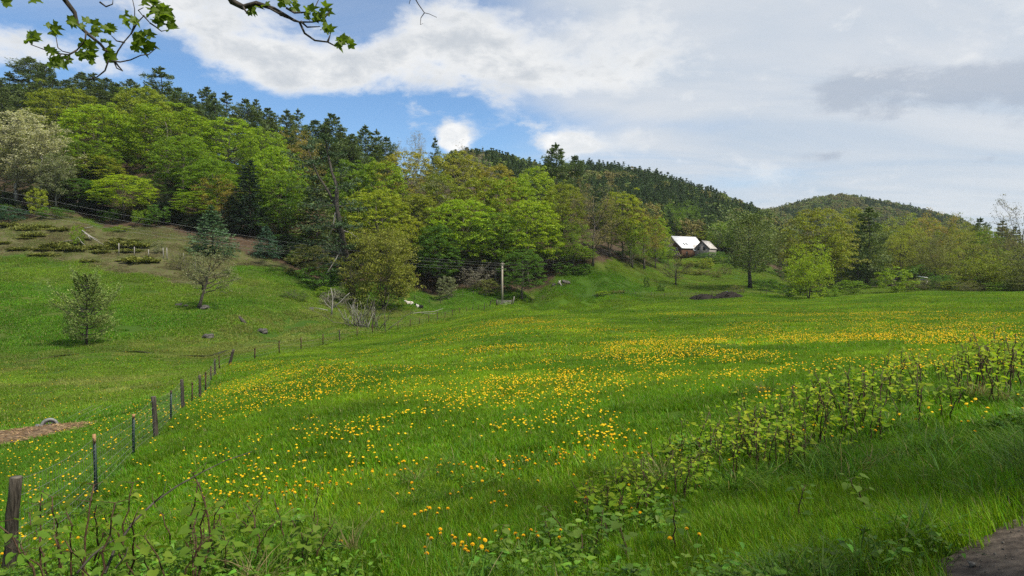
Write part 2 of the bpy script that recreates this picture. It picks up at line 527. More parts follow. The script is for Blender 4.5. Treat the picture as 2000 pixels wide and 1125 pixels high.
CREEK = [XY(*q) for q in ((-60,52),(60,56),(200,60),(300,61),(400,62),(470,66),(520,74),(580,90),(640,98),(700,103),(760,112))]
ROAD_EDGE = [(-40, -25), (-12, -6.2), (-5, -1.9), (0, 1.65), (2.27, 3.63), (3.27, 4.45), (6, 6.3), (14, 10.5), (40, 20)]


def zone(x, y):
    j = np.clip(np.hypot(x, y) / 60, 0.05, 1.0)
    nx = x + (fbm(x, y, 7, 3) - .5) * 7 * j
    ny = y + (fbm(x, y, 7, 9) - .5) * 7 * j
    fo = inpoly(nx, ny, FOREST).astype(float)
    he = inpoly(nx, ny, HEATH).astype(float) * (1 - fo)
    fi = inpoly(x, y, FIELD).astype(float)
    return fo, he, fi


_az = np.radians(np.concatenate([np.arange(-180, -52, 4.0), np.arange(-52, 52, 0.25), np.arange(52, 180.1, 4.0)]))
_ds = 0.018
_s = np.arange(0.06, math.log(1 + 2600 / RS), _ds)
_r = RS * (np.exp(_s) - 1)
_AZ, _R = np.meshgrid(_az, _r)
_GXs = (_R * np.sin(_AZ)); _GYs = (_R * np.cos(_AZ))
gx, gy = _GXs.ravel(), _GYs.ravel()
gz = tps(gx, gy)
_fo, _he, _fi = zone(gx, gy)
rr = np.hypot(gx, gy)
amp = np.where(_fi > 0, 0.08, 0.22) * smooth01((rr - 3) / 40)
gz += (fbm(gx, gy, 13.0, 21, 3) - 0.5) * 2 * amp
gz += (fbm(gx, gy, 1.6, 31, 3) - 0.5) * 0.06 * smooth01((rr - 2) / 6)
gz += _fo * (fbm(gx, gy, 26, 41, 3) - 0.5) * 3.0 * smooth01((rr - 170) / 60)
cd = segdist(gx, gy, CREEK)
gz -= 0.28 * np.exp(-(cd / 1.1) ** 2)
ZG = gz.reshape(_AZ.shape)


def H(x, y):
    """ground height, read from the terrain grid"""
    x = np.asarray(x, float); y = np.asarray(y, float)
    a = np.arctan2(x, y); s = np.log(1 + np.hypot(x, y) / RS)
    fa = np.interp(a, _az, np.arange(len(_az))); fs = np.clip((s - _s[0]) / _ds, 0, len(_s) - 1.001)
    i = np.minimum(fa.astype(int), len(_az) - 2); j = fs.astype(int)
    u = fa - i; v = fs - j
    return (ZG[j, i] * (1 - u) + ZG[j, i + 1] * u) * (1 - v) + (ZG[j + 1, i] * (1 - u) + ZG[j + 1, i + 1] * u) * v


def Hs(x, y):
    return float(H(np.array([x]), np.array([y]))[0])


def G(px, Y):
    x, y = XY(px, Y)
    return (x, y, Hs(x, y))


def normal(x, y, e=0.3):
    dx = (H(x + e, y) - H(x - e, y)) / (2 * e); dy = (H(x, y + e) - H(x, y - e)) / (2 * e)
    n = np.stack([-dx, -dy, np.ones_like(dx)], -1)
    return n / np.linalg.norm(n, axis=1, keepdims=True)


def build_ground():
    na, ns = len(_az), len(_s)
    v = np.stack([gx, gy, gz], -1)
    i = (np.arange(ns - 1)[:, None] * na); j = np.arange(na - 1)[None, :]
    q = np.stack([i + j, i + na + j, i + na + j + 1, i + j + 1], -1).reshape(-1, 4)
    mb = MB(); mb.add(v, q)
    c = np.array([[0, 0, ZG[0].mean()]])
    k = np.arange(na - 1)[:, None]
    mb.v.append(c); mb.f.append(np.concatenate([np.full_like(k, mb.n), k, k + 1], 1)); mb.n += 1
    m, T = new_mat('ground_cover')
    at = T.n('ShaderNodeAttribute', None, attribute_type='GEOMETRY', attribute_name='zone')
    sp = T.n('ShaderNodeSeparateColor', {0: at.outputs['Color']})
    fo, he, fi = sp.outputs
    tc = T.n('ShaderNodeTexCoord').outputs['Object']
    n1 = T.noise(tc, 0.35, 6, 0.6); n2 = T.noise(tc, 2.2, 6, 0.65); n3 = T.noise(tc, 0.06, 4, 0.55); n4 = T.noise(tc, 14.0, 4, 0.6)
    field = T.mix(T.ramp(n1, .3, .7), (0.034, 0.075, 0.005, 1), (0.055, 0.105, 0.007, 1))
    past = T.mix(T.ramp(n3, .42, .62), (0.036, 0.078, 0.007, 1), (0.065, 0.088, 0.014, 1))
    past = T.mix(T.ramp(n2, .58, .75), past, (0.10, 0.088, 0.035, 1))
    heath = T.mix(T.ramp(n1, .3, .7), (0.062, 0.052, 0.028, 1), (0.115, 0.096, 0.052, 1))
    heath = T.mix(T.ramp(n2, .40, .60), heath, (0.070, 0.085, 0.022, 1))
    lit = T.mix(T.ramp(n2, .3, .7), (0.032, 0.022, 0.014, 1), (0.09, 0.060, 0.038, 1))
    lit = T.mix(T.ramp(n1, .55, .75), lit, (0.05, 0.065, 0.02, 1))
    col = T.mix(fi, past, field)
    col = T.mix(he, col, heath)
    col = T.mix(fo, col, lit)
    bp = T.n('ShaderNodeBump', {'Height': T.m('ADD', n2, T.m('MULTIPLY', n4, 0.5)), 'Strength': 0.8, 'Distance': 0.12}).outputs[0]
    out(T, principled(T, col, 0.95, 0.1, bp))
    me = mb.mesh('ground', m, True)
    ca = me.attributes.new('zone', 'FLOAT_COLOR', 'POINT')
    d = np.zeros((len(me.vertices), 4), np.float32); d[:len(gx), 0] = _fo; d[:len(gx), 1] = _he; d[:len(gx), 2] = _fi; d[:, 3] = 1
    ca.data.foreach_set('color', d.ravel())
    tag(link('ground', me), kind='structure')


build_ground()


def build_road():
    """dirt road behind and to the right of the camera"""
    mb = MB()
    edge = np.array(ROAD_EDGE, float)
    t = np.concatenate([np.linspace(0, 2, 40), np.linspace(2.02, 6, 520), np.linspace(6.02, len(edge) - 1, 60)])
    ex = np.interp(t, np.arange(len(edge)), edge[:, 0]); ey = np.interp(t, np.arange(len(edge)), edge[:, 1])
    tx = np.gradient(ex); ty = np.gradient(ey); l = np.hypot(tx, ty)
    nx, ny = ty / l, -tx / l
    W = np.linspace(0, 4.6, 24)
    rag = (fbm(ex, ey, 0.7, 5, 5) - .5) * 0.7
    x = ex[:, None] + nx[:, None] * (W[None] + rag[:, None] * (1 - W[None] / 4.6))
    y = ey[:, None] + ny[:, None] * (W[None] + rag[:, None] * (1 - W[None] / 4.6))
    z = H(x.ravel(), y.ravel()) + 0.012 + 0.02 * np.tile(np.sin(W / 4.6 * PI), len(ex)) + (fbm(x.ravel(), y.ravel(), 0.3, 8) - .5) * 0.012
    nW = len(W)
    i = np.arange(len(ex) - 1)[:, None] * nW; j = np.arange(nW - 1)[None]
    q = np.stack([i + j, i + j + 1, i + nW + j + 1, i + nW + j], -1).reshape(-1, 4)
    mb.add(np.stack([x.ravel(), y.ravel(), z], -1), q)
    m = noisy_mat('dirt_road', (0.04, 0.030, 0.023), (0.125, 0.098, 0.075), 9.0, 0.95, 0.9)  # dirt tones darkened, with the shade over the road painted in
    tag(link('road', mb.mesh('road', m, True)), kind='structure')


build_road()


def build_creek():
    mb = MB()
    pts = np.array(CREEK)[1:-1]
    t = np.linspace(0, len(pts) - 1, 160)
    ex = np.interp(t, np.arange(len(pts)), pts[:, 0]); ey = np.interp(t, np.arange(len(pts)), pts[:, 1])
    ey = ey + np.sin(t * 5.0) * 0.4
    tx = np.gradient(ex); ty = np.gradient(ey); l = np.hypot(tx, ty)
    zc = H(ex, ey) + 0.10
    w = 0.14 + 0.3 * fbm(ex, ey, 4, 2) ** 2
    a = np.stack([ex - ty / l * w, ey + tx / l * w, zc], -1); b = np.stack([ex + ty / l * w, ey - tx / l * w, zc], -1)
    n = len(ex); i = np.arange(n - 1); pxe = 1000 + ex / ey * FPX
    i = i[(pxe[:-1] < 440) | ((pxe[:-1] > 605) & (pxe[:-1] < 700))][:, None]
    mb.add(np.concatenate([a, b]), np.concatenate([i, i + n, i + n + 1, i + 1], 1))
    m, T = new_mat('shallow_water')
    tc = T.n('ShaderNodeTexCoord').outputs['Object']
    f = T.noise(tc, 6, 3)
    out(T, principled(T, (0.03, 0.028, 0.02, 1), 0.12, 0.5, T.n('ShaderNodeBump', {'Height': f, 'Strength': 0.15}).outputs[0]))
    tag(link('stream', mb.mesh('stream', m, True)), kind='structure')


build_creek()

# ------------------------------------------------------------------ tree prototypes
def norm(v):
    return v / (np.linalg.norm(v, axis=-1, keepdims=True) + 1e-9)


def limb_path(p0, p1, n, bend, rng, jit=0.04):
    """curved path from p0 to p1, sagging outwards first then rising"""
    p0 = np.asarray(p0, float); p1 = np.asarray(p1, float)
    t = np.linspace(0, 1, n)[:, None]
    L = np.linalg.norm(p1 - p0)
    pts = p0 + (p1 - p0) * t
    pts[:, 2] -= (np.sin(t[:, 0] * PI)) * bend * L
    w = rng.normal(size=(n, 3)) * jit * L
    w[0] = 0
    pts += w * np.minimum(t * 2, 1)
    return pts


def broad_tree(seed, Ht=20.0, W=14.0, base=0.22, limbs=16, subs=7, leaf=0.42, per=46, shell=60, clump=0.085, flat=0.65, twigs=False,
               trunk_r=0.017, fork=1, top=0.62, lump=0.16, bend=0.10, lean=0.0, spread=1.0):
    """returns trunk MB (with its limbs) and crown MB"""
    rng = np.random.default_rng(seed)
    tr, cr = MB(), MB()
    zc = Ht * (base + 1) / 2 + Ht * 0.02
    rz = Ht * (1 - base) / 2
    ph = rng.uniform(0, 6.28, 6)

    def env(azm, u):
        # radius of the crown at relative height u (-1 bottom .. 1 top)
        r = np.sqrt(np.clip(1 - np.abs(u - 0.02) ** 2.3, 0, 1))
        r = r * (1 - 0.12 * u)
        l = 1 + lump * (np.sin(azm * 2 + ph[0] + u * 2.2) * .6 + np.sin(azm * 3 + ph[1] - u * 3.1) * .5 + np.sin(azm * 5 + ph[2] + u * 5) * .35)
        return W / 2 * r * l
    stems = []
    for k in range(fork):
        a = ph[3] + k * 2 * PI / max(fork, 1)
        off = 0 if fork == 1 else W * 0.14
        p1 = np.array([math.cos(a) * off + lean * Ht, math.sin(a) * off, Ht * (0.80 if fork == 1 else 0.74)])
        p0 = np.array([math.cos(a), math.sin(a), 0]) * (0 if fork == 1 else trunk_r * Ht * 0.6)
        pts = limb_path(p0, p1, 9, 0.0, rng, 0.012)
        r0 = trunk_r * Ht * (1.0 if fork == 1 else 0.75)
        rad = r0 * (1 - 0.82 * np.linspace(0, 1, 9) ** 0.8); rad[0] *= 1.35
        tube(tr, pts, rad, 8)
        stems.append((pts, rad))
    cents = []; dirs = []
    for i in range(limbs):
        pts, rad = stems[i % len(stems)]
        t = base * 0.9 + (top - base * 0.9) * ((i + rng.uniform(0, 1)) / limbs)
        f = np.clip(t / 0.8, 0, 0.98) * (len(pts) - 1)
        k = int(f); s0 = pts[k] + (pts[min(k + 1, len(pts) - 1)] - pts[k]) * (f - k)
        r0 = np.interp(f, np.arange(len(rad)), rad) * 0.55
        a = i * 2.399 + rng.uniform(-.4, .4)
        u = np.clip(-0.75 + 1.65 * (i + rng.uniform(0, 1)) / limbs, -0.8, 0.93)
        e = env(a, u) * rng.uniform(0.72, 0.95) * spread
        p1 = np.array([math.cos(a) * e + lean * Ht, math.sin(a) * e, zc + u * rz])
        if p1[2] < s0[2] - 0.1 * Ht:
            p1[2] = s0[2] - 0.1 * Ht
        lp = limb_path(s0, p1, 7, bend, rng, 0.035)
        tube(tr, lp, np.linspace(r0, 0.025, 7), 5, False)
        L = np.linalg.norm(p1 - s0)
        for j in range(subs):
            tt = rng.uniform(0.3, 1.0) * 6
            q = int(min(tt, 5)); b0 = lp[q] + (lp[q + 1] - lp[q]) * (tt - q)
            dv = norm((p1 - s0)) * 0.7 + rng.normal(size=3) * 0.55; dv[2] += 0.25
            dv = norm(dv)
            l2 = rng.uniform(0.08, 0.2) * W
            b1 = b0 + dv * l2
            mb_pts = limb_path(b0, b1, 4, 0.05, rng, 0.05)
            tube(tr, mb_pts, np.linspace(r0 * 0.28 + 0.012, 0.012, 4), 3, False)
            if twigs:
                for q2 in range(twigs):
                    k2 = rng.integers(1, 4)
                    dv2 = norm(dv + rng.normal(size=3) * 0.6 + np.array([0, 0, .35]))
                    l3 = rng.uniform(0.05, 0.11) * W
                    w0 = mb_pts[k2]; w1 = w0 + dv2 * l3
                    tube(tr, np.array([w0, (w0 + w1) / 2 + rng.normal(size=3) * l3 * .06, w1]), [0.016, 0.012, 0.006], 3, False)
                    cents.append(w1); dirs.append(dv2)
            cents.append(b1); dirs.append(dv)
        cents.append(p1); dirs.append(norm(p1 - s0))
    for i in range(shell):
        a = rng.uniform(0, 2 * PI); u = rng.uniform(-0.80, 0.99)
        e = env(a, u) * rng.uniform(0.5, 1.0) ** 0.4
        cents.append(np.array([math.cos(a) * e + lean * Ht, math.sin(a) * e, zc + u * rz])); dirs.append(np.array([math.cos(a), math.sin(a), u]))
    cents = np.array(cents)
    n = len(cents)
    if per > 0:
        rc = W * clump * rng.uniform(0.6, 1.35, n)
        cnt = np.maximum(3, (per * (rc / (W * clump)) ** 1.5 * rng.uniform(.7, 1.3, n))).astype(int)
        ci = np.repeat(np.arange(n), cnt)
        d = norm(rng.normal(size=(len(ci), 3)))
        d[:, 2] = np.where(d[:, 2] < -0.25, -d[:, 2] * 0.7, d[:, 2])
        rad = rng.uniform(0.25, 1.0, len(ci)) ** 0.5
        pos = cents[ci] + d * rad[:, None] * rc[ci][:, None] * np.array([1, 1, flat])
        nrm = d * 0.8 + np.array([0, 0, 0.55]) + rng.normal(size=d.shape) * 0.55
        sz = leaf * rng.uniform(0.6, 1.35, len(ci))
        cards(cr, pos, nrm, sz * 1.15, sz * 0.8, rng)
    return tr, cr


def conifer(seed, Ht=22.0, W=9.0, base=0.12, whorls=26, per_whorl=5, ncard=34, card=0.5, prof='pine', gaps=0.16, rise=0.12, trunk_r=0.014, dead=0, wob=0.006):
    rng = np.random.default_rng(seed)
    tr, cr = MB(), MB()
    tp = limb_path((0, 0, 0), (rng.normal() * .01 * Ht, rng.normal() * .01 * Ht, Ht * 0.985), 10, 0, rng, wob)
    rad = trunk_r * Ht * (1 - 0.94 * np.linspace(0, 1, 10)); rad[0] *= 1.2
    tube(tr, tp, rad, 8)
    C_, D_, L_ = [], [], []
    wl = 1 + .22 * np.convolve(rng.normal(size=whorls + 2), [.5, 1, .5], 'valid')
    for w in range(whorls):
        t = base + (0.975 - base) * (w + rng.uniform(-.25, .25)) / (whorls - 1)
        t = min(max(t, base), 0.985)
        f = (t / 0.985) * 9; k = min(int(f), 8); s0 = tp[k] + (tp[k + 1] - tp[k]) * (f - k)
        q = (t - base) / (1 - base)
        if prof == 'pine':
            Lw = W / 2 * (0.30 + 0.70 * min(1, (1 - q) * 1.5)) * min(1, 0.55 + q * 2.2) * (1 if q < .82 else (1 - q) / .18 * 0.6 + 0.4) * wl[w]
        elif prof == 'spruce':
            Lw = W / 2 * (1 - q) ** 0.85 * min(1, 0.75 + q * 2) + 0.12
        else:
            Lw = W / 2 * (1 - q) ** 0.6 * min(1, 0.6 + q * 3) + 0.15
        a0 = rng.uniform(0, 6.28)
        for b in range(per_whorl):
            if rng.uniform() < gaps:
                continue
            a = a0 + b * 2 * PI / per_whorl + rng.uniform(-.35, .35)
            L = Lw * rng.uniform(0.62, 1.12)
            up = rise * L * (0.4 + 1.3 * q) * rng.uniform(.5, 1.5)
            if prof == 'spruce':
                up = -0.12 * L * (1 - q) + 0.25 * L * q
            o = np.array([math.cos(a), math.sin(a), 0])
            tt = np.linspace(0, 1, 5)[:, None]
            br = s0 + o * L * tt + np.array([0, 0, 1]) * (up * tt ** 1.4 - 0.05 * L * np.sin(tt * PI))
            tube(tr, br, np.linspace(0.04 + 0.006 * L, 0.012, 5), 3, False)
            m = max(5, int(ncard * (0.35 + 0.65 * L / (W / 2)) * rng.uniform(.8, 1.2)))
            s = rng.uniform(0.18 if prof != 'pine' else 0.3, 1.03, m) ** 0.75
            side = np.array([-math.sin(a), math.cos(a), 0])
            lat = rng.normal(size=m) * (0.30 if prof == 'pine' else 0.22) * L * (1.05 - 0.55 * s)
            f2 = s * 4; k2 = np.minimum(f2.astype(int), 3)
            c = br[k2] + (br[k2 + 1] - br[k2]) * (f2 - k2)[:, None] + side * lat[:, None]
            c[:, 2] += rng.normal(size=m) * (0.10 if prof == 'pine' else 0.045) * L + 0.06
            if prof == 'spruce':
                c[:, 2] -= np.abs(rng.normal(size=m)) * 0.05 * L
            dv = o * 0.7 + side * np.sign(lat)[:, None] * 0.6 + rng.normal(size=(m, 3)) * 0.35
            dv[:, 2] += 0.35 if prof == 'pine' else 0.0
            C_.append(c); D_.append(dv)
    # leader
    m = ncard
    c = tp[-1] + rng.normal(size=(m, 3)) * np.array([.1, .1, .35]) - np.array([0, 0, .3])
    C_.append(c); D_.append(rng.normal(size=(m, 3)) * .5 + np.array([0, 0, .9]))
    c = np.concatenate(C_); dv = np.concatenate(D_)
    sz = card * rng.uniform(0.65, 1.35, len(c))
    needles(cr, c, dv, sz * 1.3, sz * 0.55, rng)
    for k in range(dead):
        t = rng.uniform(0.05, base); a = rng.uniform(0, 6.28)
        s0 = np.array([0, 0, t * Ht]); L = rng.uniform(.1, .25) * W
        tube(tr, limb_path(s0, s0 + np.array([math.cos(a) * L, math.sin(a) * L, rng.uniform(-.1, .2) * L]), 4, .05, rng), [.05, .04, .03, .015], 4, False)
    return tr, cr


PROTO = {}


def proto(name, gen, bark, leafm, Ht, W):
    tr, cr = gen
    t = tr.mesh(name + '_trunk', M[bark], True)
    c = cr.mesh(name + '_crown', M[leafm]) if cr.n else None
    PROTO[name] = (t, c, Ht, W)


for i in range(5):
    proto(f'maple{i}', broad_tree(100 + i, 20, 14, base=0.15 + 0.05 * (i % 3), limbs=17, subs=6, per=44, shell=230, leaf=0.27, clump=.062, flat=0.7, lump=.11), 'bark', 'leaf', 20, 14)
for i in range(4):
    proto(f'airy{i}', broad_tree(200 + i, 20, 13, base=0.17, limbs=17, subs=8, per=17, shell=60, leaf=0.24, clump=0.075, flat=.9, twigs=2, fork=1 + i % 2), 'bark', 'leaf', 20, 13)
for i in range(3):
    proto(f'bare{i}', broad_tree(300 + i, 18, 12, base=0.2, limbs=16, subs=9, per=4, shell=0, leaf=0.2, clump=0.05, twigs=5, trunk_r=0.013), 'bark_pale' if i < 2 else 'bark', 'leaf', 18, 12)
for i in range(2):
    proto(f'poplar{i}', broad_tree(350 + i, 22, 10, base=0.16, limbs=26, subs=9, per=16, shell=30, leaf=0.27, clump=0.075, flat=1.1, twigs=2, trunk_r=0.011, top=0.75), 'bark_pale', 'leaf', 22, 10)
for i in range(5):
    proto(f'pine{i}', conifer(400 + i, 24, 9.5, base=0.14, whorls=25, gaps=0.12 + 0.04 * (i % 3), ncard=150, card=0.34), 'bark_dark', 'needle', 24, 9.5)
proto('widepine0', conifer(430, 17, 14, base=0.24, whorls=17, per_whorl=6, gaps=.22, ncard=170, card=.34, rise=.55, trunk_r=.026, wob=.012), 'bark_dark', 'needle', 17, 14)
for i in range(2):
    proto(f'hemlock{i}', conifer(450 + i, 22, 9, base=0.05, whorls=34, per_whorl=6, gaps=0.08, ncard=38, card=0.42, prof='hem', rise=0.0), 'bark_dark', 'needle', 22, 9)
for i in range(2):
    proto(f'spruce{i}', conifer(470 + i, 11, 9.0, base=0.04, whorls=24, per_whorl=7, gaps=0.05, ncard=48, card=0.30, prof='spruce'), 'bark_dark', 'needle', 11, 9.0)
for i in range(3):
    proto(f'bush{i}', broad_tree(500 + i, 4, 5, base=0.02, limbs=10, subs=6, per=34, shell=40, leaf=0.17, clump=0.10, fork=3, trunk_r=0.012, top=.5), 'bark', 'leaf', 4, 5)
for i in range(2):
    proto(f'twigbush{i}', broad_tree(550 + i, 4, 5, base=0.05, limbs=16, subs=7, per=5, shell=0, leaf=0.11, clump=0.06, fork=5, trunk_r=0.010, twigs=3, top=.6), 'bark', 'leaf', 4, 5)
proto('willow', broad_tree(601, 13, 14, base=0.03, limbs=30, subs=10, per=24, shell=90, leaf=0.24, clump=0.07, fork=4, twigs=2, top=.6, lump=.1, trunk_r=.012), 'bark', 'leaf', 13, 14)
for i in range(2):
    proto(f'spread{i}', broad_tree(620 + i, 11, 14, base=0.08, limbs=18, subs=9, per=17, shell=40, leaf=0.23, clump=0.07, fork=3, twigs=3, top=.45, trunk_r=.018, bend=.16), 'bark_dark', 'leaf', 11, 14)

TINT = dict(bright=(0.198, 0.292, 0.012), green=(0.142, 0.232, 0.013), deep=(0.075, 0.155, 0.015), olive=(0.20, 0.24, 0.018), yellow=(0.25, 0.29, 0.018), bronze=(0.26, 0.21, 0.045),
            orange=(0.27, 0.185, 0.05), pale=(0.36, 0.37, 0.23), sage=(0.20, 0.225, 0.11), grey=(0.26, 0.24, 0.19), willow=(0.20, 0.215, 0.03), lime=(0.23, 0.325, 0.012), drab=(0.15, 0.165, 0.04),
            pine=(0.098, 0.145, 0.044), pine2=(0.115, 0.158, 0.044), dark=(0.018, 0.040, 0.018), blue=(0.050, 0.115, 0.062), spruce=(0.075, 0.15, 0.062), amber=(0.27, 0.245, 0.03), bronzegreen=(0.235, 0.245, 0.025), lonepine=(0.135, 0.18, 0.05), reddish=(0.19, 0.165, 0.06), juniper=(0.095, 0.115, 0.022))
N_TREES = {}


def place_tree(kind, px, py_top, wpx, Y, tint, label, cat='tree', name=None, group=None, rz=None, minh=1.0, sink=0.0, lean=None):
    t, c, H0, W0 = PROTO[kind]
    x, y, z = G(px, Y)
    ztop = P(px, py_top, Y)[2]
    h = max(minh, ztop - z + sink)
    w = wpx * Y / FPX
    base = {'widepine': 'pine_tree', 'pine': 'pine_tree', 'hemlock': 'hemlock_tree', 'spruce': 'spruce_tree', 'maple': 'maple_tree', 'airy': 'leafing_tree', 'bare': 'bare_tree', 'poplar': 'poplar_tree', 'bush': 'shrub', 'twigbush': 'shrub', 'willow': 'willow_tree', 'spread': 'spreading_tree'}
    nm = name or base[kind.rstrip('0123456789')]
    root = thing(nm, label, cat, (x, y, z - sink - 0.05), rz if rz is not None else random.uniform(0, 6.28), group)
    root.scale = (w / W0, w / W0, h / H0)
    if lean:
        root.rotation_euler = (lean[0], lean[1], root.rotation_euler[2])
    o = link('trunk', t, root)
    if c:
        o = link('crown', c, root)
        k = random.uniform(.9, 1.1)
        col = TINT[tint]
        o.color = (col[0] * k * random.uniform(.95, 1.06), col[1] * k, col[2] * k, 1)
    return root


# skyline and hillside conifers on the left ridge
ORD = ('first second third fourth fifth sixth seventh eighth ninth tenth eleventh twelfth thirteenth fourteenth fifteenth sixteenth seventeenth eighteenth nineteenth twentieth twenty-first twenty-second twenty-third '
       'twenty-fourth twenty-fifth twenty-sixth twenty-seventh twenty-eighth twenty-ninth thirtieth').split()
SKY_PINES = [(-40,150,60,225),(5,146,50,226),(25,140,55,222),(62,108,66,225),(96,122,58,222),(130,150,60,218),(165,134,56,226),(190,141,52,224),(216,147,54,222),(240,165,50,216),(264,152,50,226),
             (290,160,52,220),(320,132,84,216),(352,165,56,220),(378,178,52,214),(404,160,50,222),(418,174,46,218),(448,177,52,222),(482,188,52,220),(503,192,46,224),(530,205,50,214),(563,205,62,218),(588,212,50,222),(618,224,52,216),
             (648,221,66,214),(684,252,50,212),(714,241,56,216),(733,252,44,212),(757,260,46,210)]
for i, (px, pt, w, Y) in enumerate(SKY_PINES):
    lab = f'dark green skyline pine, {ORD[i]} from the left edge along the wooded ridge'
    if px == 62: lab = 'tall open-topped pine on the skyline behind the hanging maple twigs'
    if px == 320: lab = 'broad dark pine standing highest above the bright green maples'
    if px == 648: lab = 'open-branched pine on the skyline left of the bronze trees'
    if px == 714: lab = 'pointed dark pine on the skyline above the big leaning pine'
    place_tree(f'pine{i % 5}', px, pt + random.uniform(2, 10), w * random.uniform(1.2, 1.6), Y, 'pine' if i % 3 else 'pine2', lab, group='pines along the wooded ridge')
for i in range(26):
    px = -60 + i * 33 + random.uniform(-10, 10)
    sk = np.interp(px, [-60, 62, 320, 560, 760, 800], [150, 120, 160, 215, 265, 280])
    place_tree(f'pine{(i + 2) % 5}', px, sk + random.uniform(10, 42), random.uniform(64, 90), random.uniform(194, 208), 'pine' if i % 2 else 'pine2', f'dark pine below the skyline pines, {ORD[i]} of its row from the left', group='pines on the upper slope')
place_tree('pine1', 1085, 279, 84, 205, 'pine', 'tallest dark pine rising above the bare grey trees of the middle slope')
place_tree('pine3', 1122, 302, 66, 210, 'pine', 'dark pine standing beside the tallest pine of the middle slope')
place_tree('pine2', 851, 270, 40, 215, 'pine', 'small pointed pine between the grey bare trees on the skyline')
place_tree('pine0', 1050, 335, 60, 215, 'pine', 'dark pine partly hidden behind the bright maple below the tallest pine')

